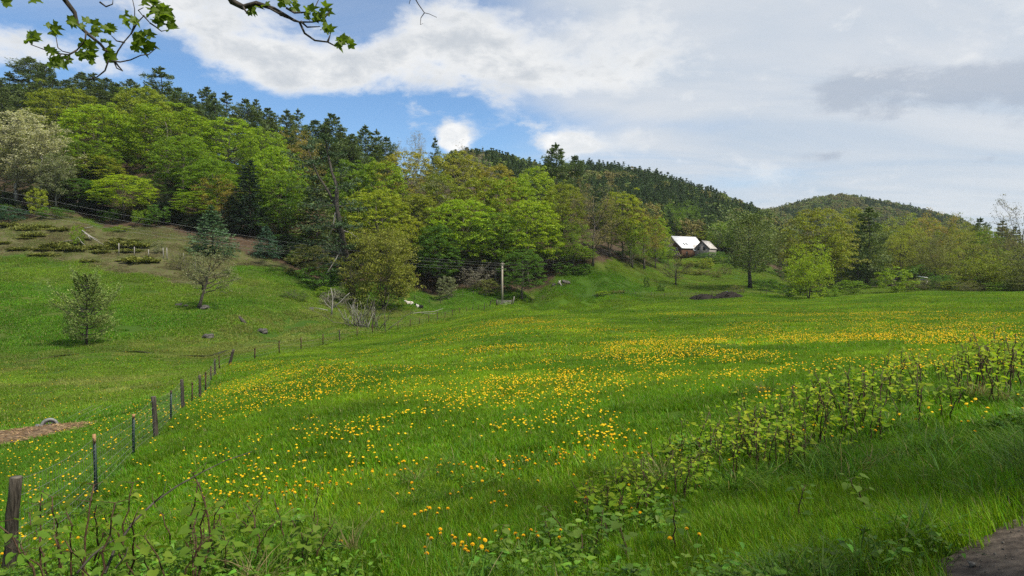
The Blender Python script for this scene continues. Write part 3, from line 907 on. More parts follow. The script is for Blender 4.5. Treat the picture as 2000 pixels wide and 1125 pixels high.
# bright maples of the left slope, then the middle slope
TREES = [
 ('maple0',135,178,150,178,'olive','olive yellow maple crown below the skyline pines, uppermost at the far left'),
 ('maple1',285,180,130,182,'olive','olive maple crown uppermost beside the broad skyline pine'),
 ('maple2',195,212,150,168,'bright','large bright green maple right of the pale poplar'),
 ('maple3',330,206,165,172,'bright','large rounded bright green maple below the broad skyline pine'),
 ('maple4',452,236,130,176,'lime','lime green domed maple in the middle of the left slope'),
 ('maple0',520,255,95,174,'bright','bright green maple behind the dark hemlock'),
 ('maple1',360,272,130,160,'green','green maple in front of the large rounded maple on the left slope'),
 ('maple3',170,275,120,158,'green','green maple in front of the large maple beside the pale poplar'),
 ('maple2',245,345,115,146,'lime','small lime green maple low at the forest edge above the fallen branches'),
 ('maple4',415,315,120,154,'green','green maple above the blue-green spruce'),
 ('airy0',425,350,90,150,'bronze','bronze tinged leafing tree left of the dark hemlock'),
 ('maple0',385,375,90,148,'bright','bright leafy tree just behind the blue-green spruce'),
 ('maple1',545,295,120,160,'bright','bright green maple right of the dark hemlock'),
 ('maple2',560,345,110,152,'green','green maple below the bronze tree'),
 ('airy1',585,262,95,190,'bronze','bronze budding tree below the skyline pines'),
 ('hemlock0',490,312,90,148,'dark','very dark hemlock at the forest edge right of the spruce'),
 ('hemlock1',455,380,70,146,'dark','dark hemlock close behind the blue-green spruce'),
 ('hemlock0',130,360,110,152,'dark','dark hemlock under the pale poplar'),
 ('hemlock1',185,380,90,150,'dark','dark hemlock between the poplar and the small lime maple'),
 ('hemlock0',320,395,80,146,'dark','dark hemlock right of the small lime maple'),
 ('hemlock1',20,385,90,145,'dark','dark hemlock at the far left forest edge'),
 ('poplar0',35,218,140,153,'pale','pale silvery poplar at the far left of the slope'),
 ('poplar1',85,240,110,150,'pale','second pale silvery poplar beside the maples'),
 ('poplar0',112,300,70,146,'sage','small silver-leaved poplar low at the left forest edge'),
 ('hemlock1',620,340,100,150,'pine2','green hemlock behind the old leaning pine'),
 ('maple0',690,318,110,165,'green','green maple close right of the old leaning pine'),
 ('pine4',690,262,70,196,'pine2','green pine above the maple right of the leaning pine'),
 ('spruce0',416,402,118,128,'spruce','wide blue-green spruce standing alone in front of the forest'),
 ('spruce1',520,440,74,135,'blue','smaller blue-green spruce under the dark hemlock'),
 ('maple3',745,318,120,168,'bright','bright green maple right of the leaning pine'),
 ('maple2',795,302,125,188,'amber','amber bronze tree high on the middle slope'),
 ('maple3',888,300,125,188,'bronzegreen','bronze olive tree high on the middle slope beside the amber one'),
 ('maple4',862,345,110,170,'olive','olive maple below the bronze trees of the middle slope'),
 ('airy0',842,335,90,168,'sage','grey-green half leafed tree in the middle slope'),
 ('maple0',735,372,140,148,'yellow','yellow-green maple above the round willow'),
 ('maple1',815,385,105,156,'olive','olive green maple above and right of the round willow'),
 ('maple2',905,395,140,152,'lime','lime green maple in the front of the middle slope'),
 ('maple3',945,350,125,170,'olive','olive yellow maple in the middle slope'),
 ('maple1',972,330,100,186,'amber','amber tinged tree uppermost of the middle slope'),
 ('maple4',1000,352,120,172,'bright','bright green maple left of the tallest pine'),
 ('maple0',1045,332,90,184,'lime','lime green maple just below the tallest pine'),
 ('maple1',1030,398,140,156,'lime','large lime green maple at the forest edge above the utility pole'),
 ('maple2',968,420,110,152,'green','green maple at the forest edge left of the utility pole'),
 ('maple3',860,440,120,150,'green','leafy green maple low at the forest edge right of the willow'),
 ('maple4',800,430,90,150,'yellow','yellow-green maple close behind the round willow'),
 ('maple2',1100,364,95,172,'olive','olive half leafed tree right of the large lime maple'),
 ('airy3',1080,440,90,160,'green','slender green leafing tree at the forest edge above the bank'),
 ('airy0',1120,430,80,166,'green','green leafing tree behind the bank bushes'),
 ('bare2',1158,352,115,170,'reddish','tall brownish bare tree with a dark trunk at the top of the grass bank'),
 ('bare2',1115,370,100,190,'reddish','brown bare tree behind the tall dark-trunked one'),
 ('maple0',1215,378,90,184,'yellow','yellow-green tree left of the second utility pole'),
 ('airy1',1190,400,80,180,'drab','drab half leafed tree beside the yellow-green one'),
 ('airy2',1258,398,75,188,'bronze','brown-olive tree at the right end of the middle slope'),
 ('maple3',1280,425,55,196,'lime','narrow lime tree at the right end of the middle slope'),
 ('airy3',1235,430,70,182,'green','green leafing tree behind the second utility pole'),
 ('bare0',762,268,60,214,'grey','pale grey bare tree on the skyline right of the pines'),
 ('bare1',812,258,62,216,'grey','whitish bare tree on the skyline against the small cloud'),
 ('bare0',922,285,72,208,'grey','pale grey bare tree on the skyline right of the small cloud'),
 ('bare1',955,320,60,205,'grey','grey bare tree below the far pine hill'),
 # right of the middle slope, round the farmhouse
 ('airy0',1318,398,50,285,'green','slender green tree behind the left end of the farmhouse'),
 ('airy1',1348,396,46,300,'green','pale green tree above the farmhouse ridge'),
 ('maple2',1372,452,52,285,'olive','low yellowish tree behind the white roof'),
 ('bare0',1302,462,40,250,'grey','grey bare tree left of the farmhouse'),
 ('airy2',1288,450,44,230,'yellow','yellow-green leafing tree left of the farmhouse'),
 ('maple0',1405,436,52,262,'green','round green maple beside the grey barn'),
 ('maple3',1432,430,46,272,'bright','round bright green maple behind the other round maple'),
 ('airy3',1480,424,76,255,'olive','olive leafing tree behind the lone pine'),
 ('airy1',1452,440,60,265,'olive','olive leafing tree between the round maples and the lone pine'),
 ('widepine0',1465,428,126,166,'lonepine','lone white pine with thick trunk standing on the meadow edge'),
 ('airy2',1535,450,60,235,'drab','drab leafing tree right of the lone pine'),
 ('maple4',1598,412,150,178,'willow','big yellowish maple behind the lime tree by the field edge'),
 ('airy0',1600,420,130,172,'yellow','yellowish half leafed maple in front of the big yellowish maple'),
 ('airy1',1545,470,60,190,'sage','greyish leafing tree left of the big yellowish maple'),
 ('spread0',1580,481,104,140,'lime','lime-topped spreading tree with dark forked trunk at the field edge'),
 ('maple1',1660,412,70,215,'olive','olive maple behind the dark pine on the right'),
 ('pine0',1693,404,88,186,'pine2','tall dark pine on the right behind the field'),
 ('pine2',1676,440,44,184,'pine','slim dark pine close beside the tall pine on the right'),
 ('airy3',1758,420,95,240,'olive','olive rounded tree right of the tall dark pine'),
 ('airy2',1820,418,90,250,'bronze','bronze-olive tree on the right skyline'),
 ('airy1',1865,428,80,250,'olive','olive tree on the right skyline'),
 ('maple0',1800,428,90,262,'olive','olive yellow tree behind the bronze ones on the right'),
 ('pine3',1912,424,52,265,'pine','dark pine breaking the skyline at the right'),
 ('pine4',1957,431,50,272,'pine','flat-topped dark pine on the skyline near the right edge'),
 ('pine1',1982,440,40,270,'pine','rightmost dark pine on the skyline'),
 ('airy0',1758,452,100,200,'olive','olive leafing tree with thin stems right of the tall dark pine'),
 ('airy2',1815,455,90,196,'drab','drab leafing tree above the small hut'),
 ('spread1',1830,480,80,180,'drab','twiggy spreading tree just right of the small hut'),
 ('maple2',1925,455,60,220,'green','green tree in the right woodland'),
 ('airy3',1880,455,90,215,'willow','yellowish green leafing tree in the right woodland'),
 ('spread0',1920,490,130,142,'olive','wide low tree with dark sprawling limbs at the right end of the field'),
 ('airy1',1965,455,100,180,'drab','drab leafing tree near the right edge'),
 ('bare2',1998,385,110,150,'reddish','tall bare tree at the right edge of the picture'),
 ('spread1',2030,480,130,130,'drab','sprawling tree cut by the right edge of the picture'),
 ('airy2',1700,470,60,200,'olive','olive leafing tree at the foot of the tall dark pine'),
 ('airy0',2060,440,120,200,'olive','olive tree beyond the right edge woodland'),
]
for t in TREES:
    t = list(t)
    if 700 < t[1] < 1290 and 144 < t[4] < 166:
        t[4] += 6
    place_tree(*t)
place_tree('willow', 748, 452, 150, 118, 'willow', 'round olive-green willow in front of the forest by the stream', rz=1.0)

for i, (px, pt, Y) in enumerate(((-10, 398, 144), (55, 402, 145), (150, 396, 147), (205, 402, 148), (275, 398, 147), (345, 410, 145), (385, 420, 143), (560, 455, 139), (600, 465, 137), (655, 480, 136))):
    place_tree(f'hemlock{i % 2}', px, pt, 84, Y, 'dark', f'low dark hemlock under the forest edge, {ORD[i]} of its row from the left', group='low dark hemlocks')

# filler trees standing between those
for i in range(46):
    px = random.uniform(-80, 1130)
    Y = random.uniform(148, 205)
    sk = np.interp(px, [-80, 100, 300, 480, 600, 800, 950, 1130], [240, 225, 225, 280, 330, 350, 380, 420]) + (205 - Y) * 1.5
    kd = random.choice(['maple0', 'maple1', 'maple2', 'maple3', 'airy1', 'airy2', 'hemlock0'])
    tn = 'dark' if kd == 'hemlock0' else random.choice(['green', 'deep', 'bright', 'olive', 'deep'])
    place_tree(kd, px, sk + random.uniform(0, 60), random.uniform(80, 115), Y, tn,
               'dark hemlock half hidden among the maples of the slope' if kd == 'hemlock0' else 'green tree half hidden among the maples of the slope', group='half hidden trees of the slope')
for i in range(40):
    px = random.uniform(1290, 2150); Y = random.uniform(225, 330)
    if 1300 < px < 1420 and Y < 290:
        continue
    kd = random.choice(['airy0', 'airy1', 'airy2', 'airy3', 'maple1', 'pine2'])
    tn = 'pine' if kd == 'pine2' else random.choice(['olive', 'willow', 'drab', 'green', 'olive'])
    place_tree(kd, px, np.interp(px, [1290, 1500, 1700, 2150], [455, 462, 440, 440]) + random.uniform(0, 25), random.uniform(48, 80), Y, tn, 'tree of the valley wood behind the field', group='trees of the valley wood')


# old leaning pine with bare lower trunk
def leaning_pine():
    rng = np.random.default_rng(77)
    Y0 = 122
    x0, y0, z0 = G(692, Y0)
    root = thing('old_pine_tree', 'tall old leaning pine with crooked bare trunk and broken limbs', 'tree', (x0, y0, z0 - .2))
    pix = [(692, 605), (686, 560), (680, 520), (672, 480), (664, 440), (657, 400), (658, 365), (648, 335), (640, 300), (636, 275)]
    tp = np.array([P(a, b, Y0 + 2 * math.sin(i)) for i, (a, b) in enumerate(pix)])
    tp[0] = (x0, y0, z0 - .3)
    tp = tp - np.array([x0, y0, z0 - .2])
    tr, cr = MB(), MB()
    tube(tr, tp, np.linspace(0.72, 0.10, 10), 9)
    fork = np.array([P(a, b, Y0) for a, b in ((657, 405), (640, 372), (622, 345), (610, 318), (602, 292))]) - np.array([x0, y0, z0 - .2])
    tube(tr, fork, np.linspace(0.26, 0.06, 5), 7)
    # broken grey limbs low on the trunk
    dd = MB()
    for a in (((668, 485), (655, 508), (642, 528), (632, 545)), ((655, 415), (650, 445), (640, 465), (632, 462)), ((668, 450), (685, 455), (705, 470)), ((683, 550), (672, 553), (660, 553)), ((658, 510), (640, 516), (617, 524)), ((692, 580), (668, 600), (645, 625))):
        tube(dd, np.array([P(px, py, Y0 + rng.uniform(-1, 1)) for px, py in a]) - np.array([x0, y0, z0 - .2]), np.linspace(0.13, 0.03, len(a)), 5)
    link('trunk', tr.mesh('old_pine_trunk', M['bark_dark'], True), root)
    tag(link('broken_limbs', dd.mesh('old_pine_dead_limbs', M['bark_grey'], True), root), 'pale dead limbs low on the trunk')
    cs, ds = [], []
    limbs = MB()
    ends = [(560, 300, -2), (575, 330, 3), (590, 285, 0), (610, 275, 2), (630, 262, -1), (655, 272, 1), (672, 300, 2), (685, 325, -2), (700, 352, 2), (600, 345, -3), (575, 365, 2), (610, 385, 3), (585, 400, -2),
            (690, 395, 3), (712, 410, -2), (615, 425, 2), (590, 440, -1), (700, 440, 3), (720, 465, 1), (640, 455, -3), (610, 470, 2), (690, 480, -2), (625, 500, 2), (715, 505, -2), (655, 530, -2), (625, 540, 1), (700, 535, 2), (650, 300, 4), (620, 310, -4), (680, 360, -4), (640, 480, 4), (670, 430, -5)]
    for px, py, dy in ends:
        e = np.array(P(px, py, Y0 + dy * 1.3)) - np.array([x0, y0, z0 - .2])
        src = fork if (px < 625 and py < 350) else tp
        s = src[np.argmin(np.abs(src[:, 2] - (e[2] - 0.6)))]
        lp = limb_path(s, e, 6, 0.06, rng, 0.03)
        tube(limbs, lp, np.linspace(0.10, 0.02, 6), 4, False)
        m = 150
        tt = rng.uniform(0.25, 1.05, m) * 5; k = np.minimum(tt.astype(int), 4)
        L = np.linalg.norm(e - s)
        c = lp[k] + (lp[k + 1] - lp[k]) * (tt - k)[:, None] + rng.normal(size=(m, 3)) * np.array([.22, .35, .08]) * max(L, 2.5) * .55
        cs.append(c); d = norm(e - s)[None] * .6 + rng.normal(size=(m, 3)) * .6; d[:, 2] += .2; ds.append(d)
    c = np.concatenate(cs)
    needles(cr, c, np.concatenate(ds), 0.5 * rng.uniform(.7, 1.3, len(c)), 0.22, rng)
    link('limbs', limbs.mesh('old_pine_limbs', M['bark_dark'], True), root)
    o = link('crown', cr.mesh('old_pine_crown', M['needle']), root)
    o.color = (0.048, 0.085, 0.034, 1)


leaning_pine()

# ------------------------------------------------------------------ far pine hill and far wooded hill
def scatter(name, protos, pts, rot, scl, idx, tint):
    """one object: copies of the proto meshes on points, by geometry nodes"""
    col = bpy.data.collections.new(name + '_sources')
    for i, me in enumerate(protos):
        o = bpy.data.objects.new(f'{name}_source_{i:02d}', me)
        col.objects.link(o)
    me = bpy.data.meshes.new(name)
    me.vertices.add(len(pts)); me.vertices.foreach_set('co', np.asarray(pts, np.float32).ravel())
    for nm, typ, key, dat in (('rot', 'FLOAT_VECTOR', 'vector', rot), ('scl', 'FLOAT_VECTOR', 'vector', scl), ('idx', 'INT', 'value', idx)):
        a = me.attributes.new(nm, typ, 'POINT'); a.data.foreach_set(key, np.asarray(dat, np.int32 if typ == 'INT' else np.float32).ravel())
    a = me.attributes.new('tint', 'FLOAT_COLOR', 'POINT')
    tt = np.ones((len(pts), 4), np.float32); tt[:, :3] = tint; a.data.foreach_set('color', tt.ravel())
    ng = bpy.data.node_groups.new(name + '_scatter', 'GeometryNodeTree')
    ng.interface.new_socket('Geometry', in_out='INPUT', socket_type='NodeSocketGeometry')
    ng.interface.new_socket('Geometry', in_out='OUTPUT', socket_type='NodeSocketGeometry')
    L = ng.links.new
    gi = ng.nodes.new('NodeGroupInput'); go = ng.nodes.new('NodeGroupOutput')
    ip = ng.nodes.new('GeometryNodeInstanceOnPoints'); ci = ng.nodes.new('GeometryNodeCollectionInfo')
    ci.inputs['Collection'].default_value = col; ci.inputs['Separate Children'].default_value = True; ci.inputs['Reset Children'].default_value = True

    def attr(nm, t):
        n = ng.nodes.new('GeometryNodeInputNamedAttribute'); n.data_type = t; n.inputs[0].default_value = nm
        return n.outputs[0]
    L(gi.outputs[0], ip.inputs['Points']); L(ci.outputs[0], ip.inputs['Instance'])
    ip.inputs['Pick Instance'].default_value = True
    L(attr('idx', 'INT'), ip.inputs['Instance Index']); L(attr('rot', 'FLOAT_VECTOR'), ip.inputs['Rotation']); L(attr('scl', 'FLOAT_VECTOR'), ip.inputs['Scale'])
    L(ip.outputs[0], go.inputs[0])
    o = link(name, me)
    md = o.modifiers.new('scatter', 'NODES'); md.node_group = ng
    return o


def far_woods():
    low = []
    for i in range(3):
        tr, cr = conifer(800 + i, 18, 7.5, base=0.1, whorls=15, per_whorl=5, ncard=24, card=0.8, gaps=.12)
        low.append(cr.mesh(f'far_pine_{i}', M['leaf_inst']))
    for i in range(3):
        tr, cr = broad_tree(820 + i, 15, 11, base=.1, limbs=8, subs=4, per=26, shell=60, leaf=0.6, clump=.10)
        low.append(cr.mesh(f'far_leafy_{i}', M['leaf_inst']))
    pobj = []
    for i in range(3):
        tr, cr = conifer(840 + i, 18, 7.5, base=0.1, whorls=20, per_whorl=5, ncard=60, card=0.46, gaps=.12)
        pobj.append(cr.mesh(f'hill_pine_{i}', M['needle']))
    # candidate spots on the pine hill
    rng = np.random.default_rng(5)
    n = 13000
    px = rng.uniform(880, 1680, n); Y = np.sqrt(rng.uniform(285 ** 2, 500 ** 2, n))
    x = (px - 1000) / FPX * Y; y = Y
    ok = inpoly(x, y, FOREST)
    # keep a rough spacing
    keep = []; cells = {}
    for i in np.argsort(Y):
        if not ok[i]: continue
        key = (int(x[i] // 3.8), int(y[i] // 3.8))
        if key in cells: continue
        cells[key] = 1; keep.append(i)
    keep = np.array(keep)
    x, y, px = x[keep], y[keep], px[keep]
    z = H(x, y)
    h = rng.uniform(11.0, 16.0, len(x))
    leafy = (fbm(x, y, 45, 61) > .63) | ((rng.uniform(size=len(x)) < .05))
    leafy |= (y < 320) & (rng.uniform(size=len(x)) < .35) | ((px < 1060) & (y > 430) & (rng.uniform(size=len(x)) < .5))
    order = np.argsort(y)
    ind = [i for i in order if not leafy[i]][:230]
    iset = set(int(i) for i in ind)
    for i in ind:
        o = link('hill_pine', pobj[int(i) % 3], None, (x[i], y[i], z[i] - .3))
        s = h[i] / 18
        o.scale = (s * 1.0, s * 1.0, s); o.rotation_euler = (0, 0, rng.uniform(0, 6.28))
        k = rng.uniform(.8, 1.2)
        o.color = (0.062 * k, 0.105 * k, 0.036 * k, 1)
        tag(o, 'dark green pine on the lower face of the far pine hill', 'tree', 'pines on the face of the far pine hill')
    rest = np.array([i for i in range(len(x)) if i not in iset])
    # far wooded hill behind
    n2 = 7000
    px2 = rng.uniform(1430, 2250, n2); Y2 = np.sqrt(rng.uniform(520 ** 2, 960 ** 2, n2))
    x2 = (px2 - 1000) / FPX * Y2
    z2 = H(x2, Y2)
    con2 = fbm(x2, Y2, 60, 71) > .58
    X = np.concatenate([x[rest], x2]); Yy = np.concatenate([y[rest], Y2]); Z = np.concatenate([z[rest], z2])
    lf = np.concatenate([leafy[rest], ~con2 & (rng.uniform(size=n2) < .93)])
    hh = np.concatenate([h[rest] / 18, rng.uniform(.7, 1.05, n2)])
    # nothing stands above the skyline of its hill
    pxx = 1000 + X / Yy * FPX; H0 = np.where(lf, 15.0, 18.0)
    lim = np.where(Yy < 510, np.interp(pxx, [880, 960, 1080, 1150, 1280, 1400, 1500, 1560, 1640], [300, 290, 284, 300, 320, 362, 402, 430, 480]),
                   np.interp(pxx, [1430, 1530, 1590, 1650, 1720, 1800, 1870, 1950, 2250], [430, 402, 386, 378, 386, 405, 420, 470, 500])) + rng.uniform(-3, 9, len(X))
    hmax = (CAM_Z + (530 - lim) / FPX * Yy - Z) / H0
    hh = np.minimum(hh, hmax)
    q = hh > .3
    X, Yy, Z, lf, hh = X[q], Yy[q], Z[q], lf[q], hh[q]
    N = len(X)
    idx = np.where(lf, 3 + rng.integers(0, 3, N), rng.integers(0, 3, N))
    k = rng.uniform(.75, 1.25, N)[:, None]
    cl = np.array([[0.13, 0.17, 0.03], [0.155, 0.17, 0.04], [0.18, 0.16, 0.05], [0.11, 0.17, 0.028]])[rng.integers(0, 4, N)]
    tint = np.where(lf[:, None], cl, np.array([0.062, 0.105, 0.036])) * k
    rot = np.zeros((N, 3)); rot[:, 2] = rng.uniform(0, 6.28, N)
    scl = np.stack([hh, hh, hh * rng.uniform(.9, 1.15, N)], -1)
    o = scatter('distant_forest', low, np.stack([X, Yy, Z - .3], -1), rot, scl, idx, tint)
    tag(o, 'mixed dark and pale green forest covering the far hills', 'forest', kind='stuff')


far_woods()

# ------------------------------------------------------------------ grass
def blades(seed, n, size, h, w, lean=0.35, segs=3, tuft=0):
    """patch of grass blades, one mesh"""
    rng = np.random.default_rng(seed)
    if tuft:
        k = max(1, n // tuft)
        cx = rng.uniform(-size / 2, size / 2, (k, 2))
        base = np.repeat(cx, tuft, 0)[:n] + rng.normal(size=(min(n, k * tuft), 2)) * size * 0.03
        n = len(base)
    else:
        base = rng.uniform(-size / 2, size / 2, (n, 2))
    a = rng.uniform(0, 2 * PI, n); hh = h * rng.uniform(0.45, 1.25, n); ww = w * rng.uniform(.6, 1.3, n)
    ln = lean * hh * rng.uniform(0.2, 1.8, n)
    face = a + rng.uniform(-.7, .7, n) + PI / 2
    t = np.linspace(0, 1, segs + 1)
    vs_, m = [], segs
    for i, tt in enumerate(t):
        cx = base[:, 0] + np.cos(a) * ln * tt ** 2; cyy = base[:, 1] + np.sin(a) * ln * tt ** 2
        cz = hh * (tt - 0.22 * np.minimum(ln / hh, 1.2) * tt ** 3) - 0.02
        if i < m:
            wd = ww * (1 - 0.55 * tt) / 2
            dx, dy = np.cos(face) * wd, np.sin(face) * wd
            vs_ += [np.stack([cx - dx, cyy - dy, cz], -1), np.stack([cx + dx, cyy + dy, cz], -1)]
        else:
            vs_.append(np.stack([cx, cyy, cz], -1))
    nv = 2 * m + 1
    v = np.stack(vs_, 1).reshape(-1, 3)
    b = np.arange(n)[:, None] * nv
    fs = []
    for i in range(m - 1):
        fs.append(np.concatenate([b + 2 * i, b + 2 * i + 1, b + 2 * i + 3, b + 2 * i + 2], 1))
    fs.append(np.concatenate([b + 2 * m - 2, b + 2 * m - 1, b + 2 * m], 1))
    mb = MB(); mb.add(v, fs)
    return mb


def slope_rot(x, y, rng):
    n = normal(x, y)
    # euler XYZ: tilt the patch onto the slope after a random yaw
    yaw = rng.uniform(0, 2 * PI, len(x))
    rx = np.empty(len(x)); ry = np.empty(len(x))
    c, s = np.cos(yaw), np.sin(yaw)
    # normal in the patch's frame before yaw: solve for rx, ry with Rz*Ry*Rx
    nx = c * n[:, 0] + s * n[:, 1]; ny = -s * n[:, 0] + c * n[:, 1]; nz = n[:, 2]
    rx = -np.arcsin(np.clip(ny, -1, 1)); ry = np.arctan2(nx, nz)
    return np.stack([rx, ry, yaw], -1)


def road_side(x, y):
    """signed distance to the road edge: positive on the meadow side"""
    d = segdist(x, y, ROAD_EDGE)
    e = np.array(ROAD_EDGE)
    inside = y < np.interp(x, e[:, 0], e[:, 1])
    return np.where(inside, -d, d)


STRAW = XY(15, 23.6)


def straw_mask(x, y):
    """1 on the bare straw and dirt patch"""
    u = (x - STRAW[0]) / 2.6; v = (y - STRAW[1] - 0.16 * (x - STRAW[0])) / 1.3
    return (u * u + v * v) < 1 + (fbm(x, y, .8, 4) - .5) * .9


def grass_ring(name, r0, r1, size, n, h, w, segs, spacing, label, seed, tuft=0, azlim=50):
    rng = np.random.default_rng(seed)
    A = math.radians(azlim) * (r1 ** 2 - r0 ** 2)
    N = int(A / spacing ** 2)
    a = np.radians(rng.uniform(-azlim, azlim, N)); r = np.sqrt(rng.uniform(r0 ** 2, r1 ** 2, N))
    x, y = r * np.sin(a), r * np.cos(a)
    fo, he, fi = zone(x, y)
    ok = (road_side(x, y) > 0.14 + rng.uniform(-.10, .15, N)) & ~straw_mask(x, y)
    az = np.arctan2(x, y)
    left = az < 0.17
    ok &= ~((fo > 0) & left & (rng.uniform(size=N) > .04)) & ~((fo > 0) & (r > 240))
    ok &= ~((he > 0) & (rng.uniform(size=N) > .65))
    ok &= segdist(x, y, CREEK) > 0.5
    x, y, fo, he, fi, r = x[ok], y[ok], fo[ok], he[ok], fi[ok], r[ok]
    N = len(x)
    protos = [blades(seed * 10 + i, n, size, h, w, 0.45, segs, tuft).mesh(f'{name}_{i}', M['grass']) for i in range(6)]
    f1 = fbm(x, y, 6, 51); f2 = fbm(x, y, 22, 52); f3 = fbm(x, y, 2.0, 53)
    lush = np.array([0.098, 0.202, 0.005]); lush2 = np.array([0.165, 0.268, 0.008]); dry = np.array([0.25, 0.235, 0.075]); pas = np.array([0.088, 0.205, 0.008]); pas2 = np.array([0.138, 0.232, 0.014])
    brown = np.where(rng.uniform(size=(N, 1)) < .5, np.array([0.15, 0.13, 0.062]), np.array([0.125, 0.155, 0.038]))
    mixf = smooth01((f1 - .35) / .3)[:, None]
    tint = np.where(fi[:, None] > 0, lush * (1 - mixf) + lush2 * mixf, pas * (1 - smooth01((f2 - .4) / .2)[:, None]) + pas2 * smooth01((f2 - .4) / .2)[:, None])
    wet = np.exp(-(segdist(x, y, CREEK) / 5) ** 2)
    dryf = np.where(fi > 0, 0.0, smooth01((f3 * .5 + f2 * .5 + wet * .20 - .60) / .14) * .5)[:, None]
    tint = tint * (1 - dryf) + dry * dryf
    tint = np.where(he[:, None] > 0, brown, tint)
    tint = np.where((fo > 0)[:, None], np.array([0.09, 0.115, 0.028]), tint)
    tint = tint * ((0.72 + 0.56 * rng.uniform(size=N)) * (.86 + .28 * fbm(x, y, 34, 54, 3)) * (.8 + .4 * fbm(x, y, 3.2, 55, 3)))[:, None]
    hs = 0.65 + 0.7 * f3 + np.where(fi > 0, 0.12, -0.05) + np.where((r < 9) & (road_side(x, y) < 2.2), .35, 0)
    hs = np.where(he > 0, hs * .6, hs)
    rot = slope_rot(x, y, rng)
    sc = rng.uniform(.9, 1.15, N)
    o = scatter(name, protos, np.stack([x, y, H(x, y)], -1), rot, np.stack([sc, sc, hs], -1), rng.integers(0, 6, N), tint)
    tag(o, label, 'grass', kind='stuff')


grass_ring('bank_grass', 2.2, 9.0, 0.55, 560, 0.145, 0.006, 3, 0.27, 'long green grass on the near bank and meadow edge', 1)


def tall_tufts():
    """long arching tufts on the bank and along the fence"""
    rng = np.random.default_rng(17)
    protos = []
    for i in range(5):
        mb = blades(1700 + i, 70, 0.22, 0.36, 0.0085, 0.95, 4)
        protos.append(mb.mesh(f'tall_tuft_{i}', M['grass']))
    N = 4200
    a = np.radians(rng.uniform(-47, 47, N)); r = np.sqrt(rng.uniform(2.6 ** 2, 15 ** 2, N))
    x, y = r * np.sin(a), r * np.cos(a)
    px = 1000 + x / y * FPX
    rs = road_side(x, y)
    f = fbm(x, y, .9, 191)
    p = smooth01((f - .5) / .15) * np.interp(rs, [0, .3, 2.6, 4.5, 9], [.9, .9, .75, .18, .05])
    p = np.where(px < 420, p * .6, p)
    ok = (rng.uniform(size=N) < p) & (rs > .3)
    x, y = x[ok], y[ok]; N = len(x)
    tint = np.array([0.075, 0.165, 0.012]) * rng.uniform(.75, 1.35, N)[:, None]
    dead = rng.uniform(size=N) < .05
    tint[dead] = np.array([0.24, 0.20, 0.09])
    s = rng.uniform(.55, 1.15, N)
    o = scatter('tall_grass', protos, np.stack([x, y, H(x, y)], -1), np.stack([rng.normal(size=N) * .12, rng.normal(size=N) * .12, rng.uniform(0, 6.28, N)], -1), np.stack([s, s, s * rng.uniform(.8, 1.1, N)], -1), rng.integers(0, 5, N), tint)
    tag(o, 'tall arching grass tufts on the near bank', 'grass', kind='stuff')


tall_tufts()
grass_ring('near_meadow_grass', 9.0, 26.0, 1.0, 1050, 0.135, 0.010, 3, 0.52, 'lush green grass of the near meadow', 2, tuft=6)
grass_ring('meadow_grass', 26.0, 75.0, 1.6, 800, 0.14, 0.022, 2, .95, 'green grass of the middle meadow and pasture', 3, tuft=8)
grass_ring('far_meadow_grass', 75.0, 290.0, 3.0, 950, 0.2, 0.045, 2, 1.8, 'green grass of the far meadow and grass bank', 4, tuft=10)


# ------------------------------------------------------------------ dandelions
def dandelion_meshes(seed):
    rng = np.random.default_rng(seed)
    hd = MB()
    R = 0.018
    for lay, (rr_, up, n) in enumerate(((1.0, 0.004, 14), (0.78, 0.010, 12), (0.5, 0.014, 9))):
        th = np.arange(n) * 2 * PI / n + lay * .3
        for t in th:
            c, s = math.cos(t), math.sin(t); w = 0.30 * rr_
            v = [(0, 0, up - .004), (R * rr_ * (c * .75 - s * w), R * rr_ * (s * .75 + c * w), up + .003), (R * rr_ * c, R * rr_ * s, up + rng.uniform(-.002, .003)), (R * rr_ * (c * .75 + s * w), R * rr_ * (s * .75 - c * w), up + .003)]
            hd.add(v, np.array([[0, 3, 2, 1]]))
    st = MB()
    tube(st, [(0, 0, -.0), (.006, .003, -.09), (.002, .008, -.22)], [.0032, .0035, .004], 5)
    tube(st, [(0, 0, .004), (0, 0, -.012)], [.011, .004], 6)
    return hd, st


m_, T_ = new_mat('dandelion_petals')
rn = T_.n('ShaderNodeObjectInfo').outputs['Random']
cc = T_.mix(rn, (0.80, 0.42, 0.004, 1), (0.88, 0.58, 0.010, 1))
pb = principled(T_, cc, 0.6, 0.2)
tl = T_.n('ShaderNodeBsdfTranslucent', {0: cc})
out(T_, T_.n('ShaderNodeMixShader', {0: 0.3, 1: pb, 2: tl}).outputs[0])
M['petal'] = m_
M['stem'] = leaf_mat('flower_stem', (0.14, 0.20, 0.05), 0.2)


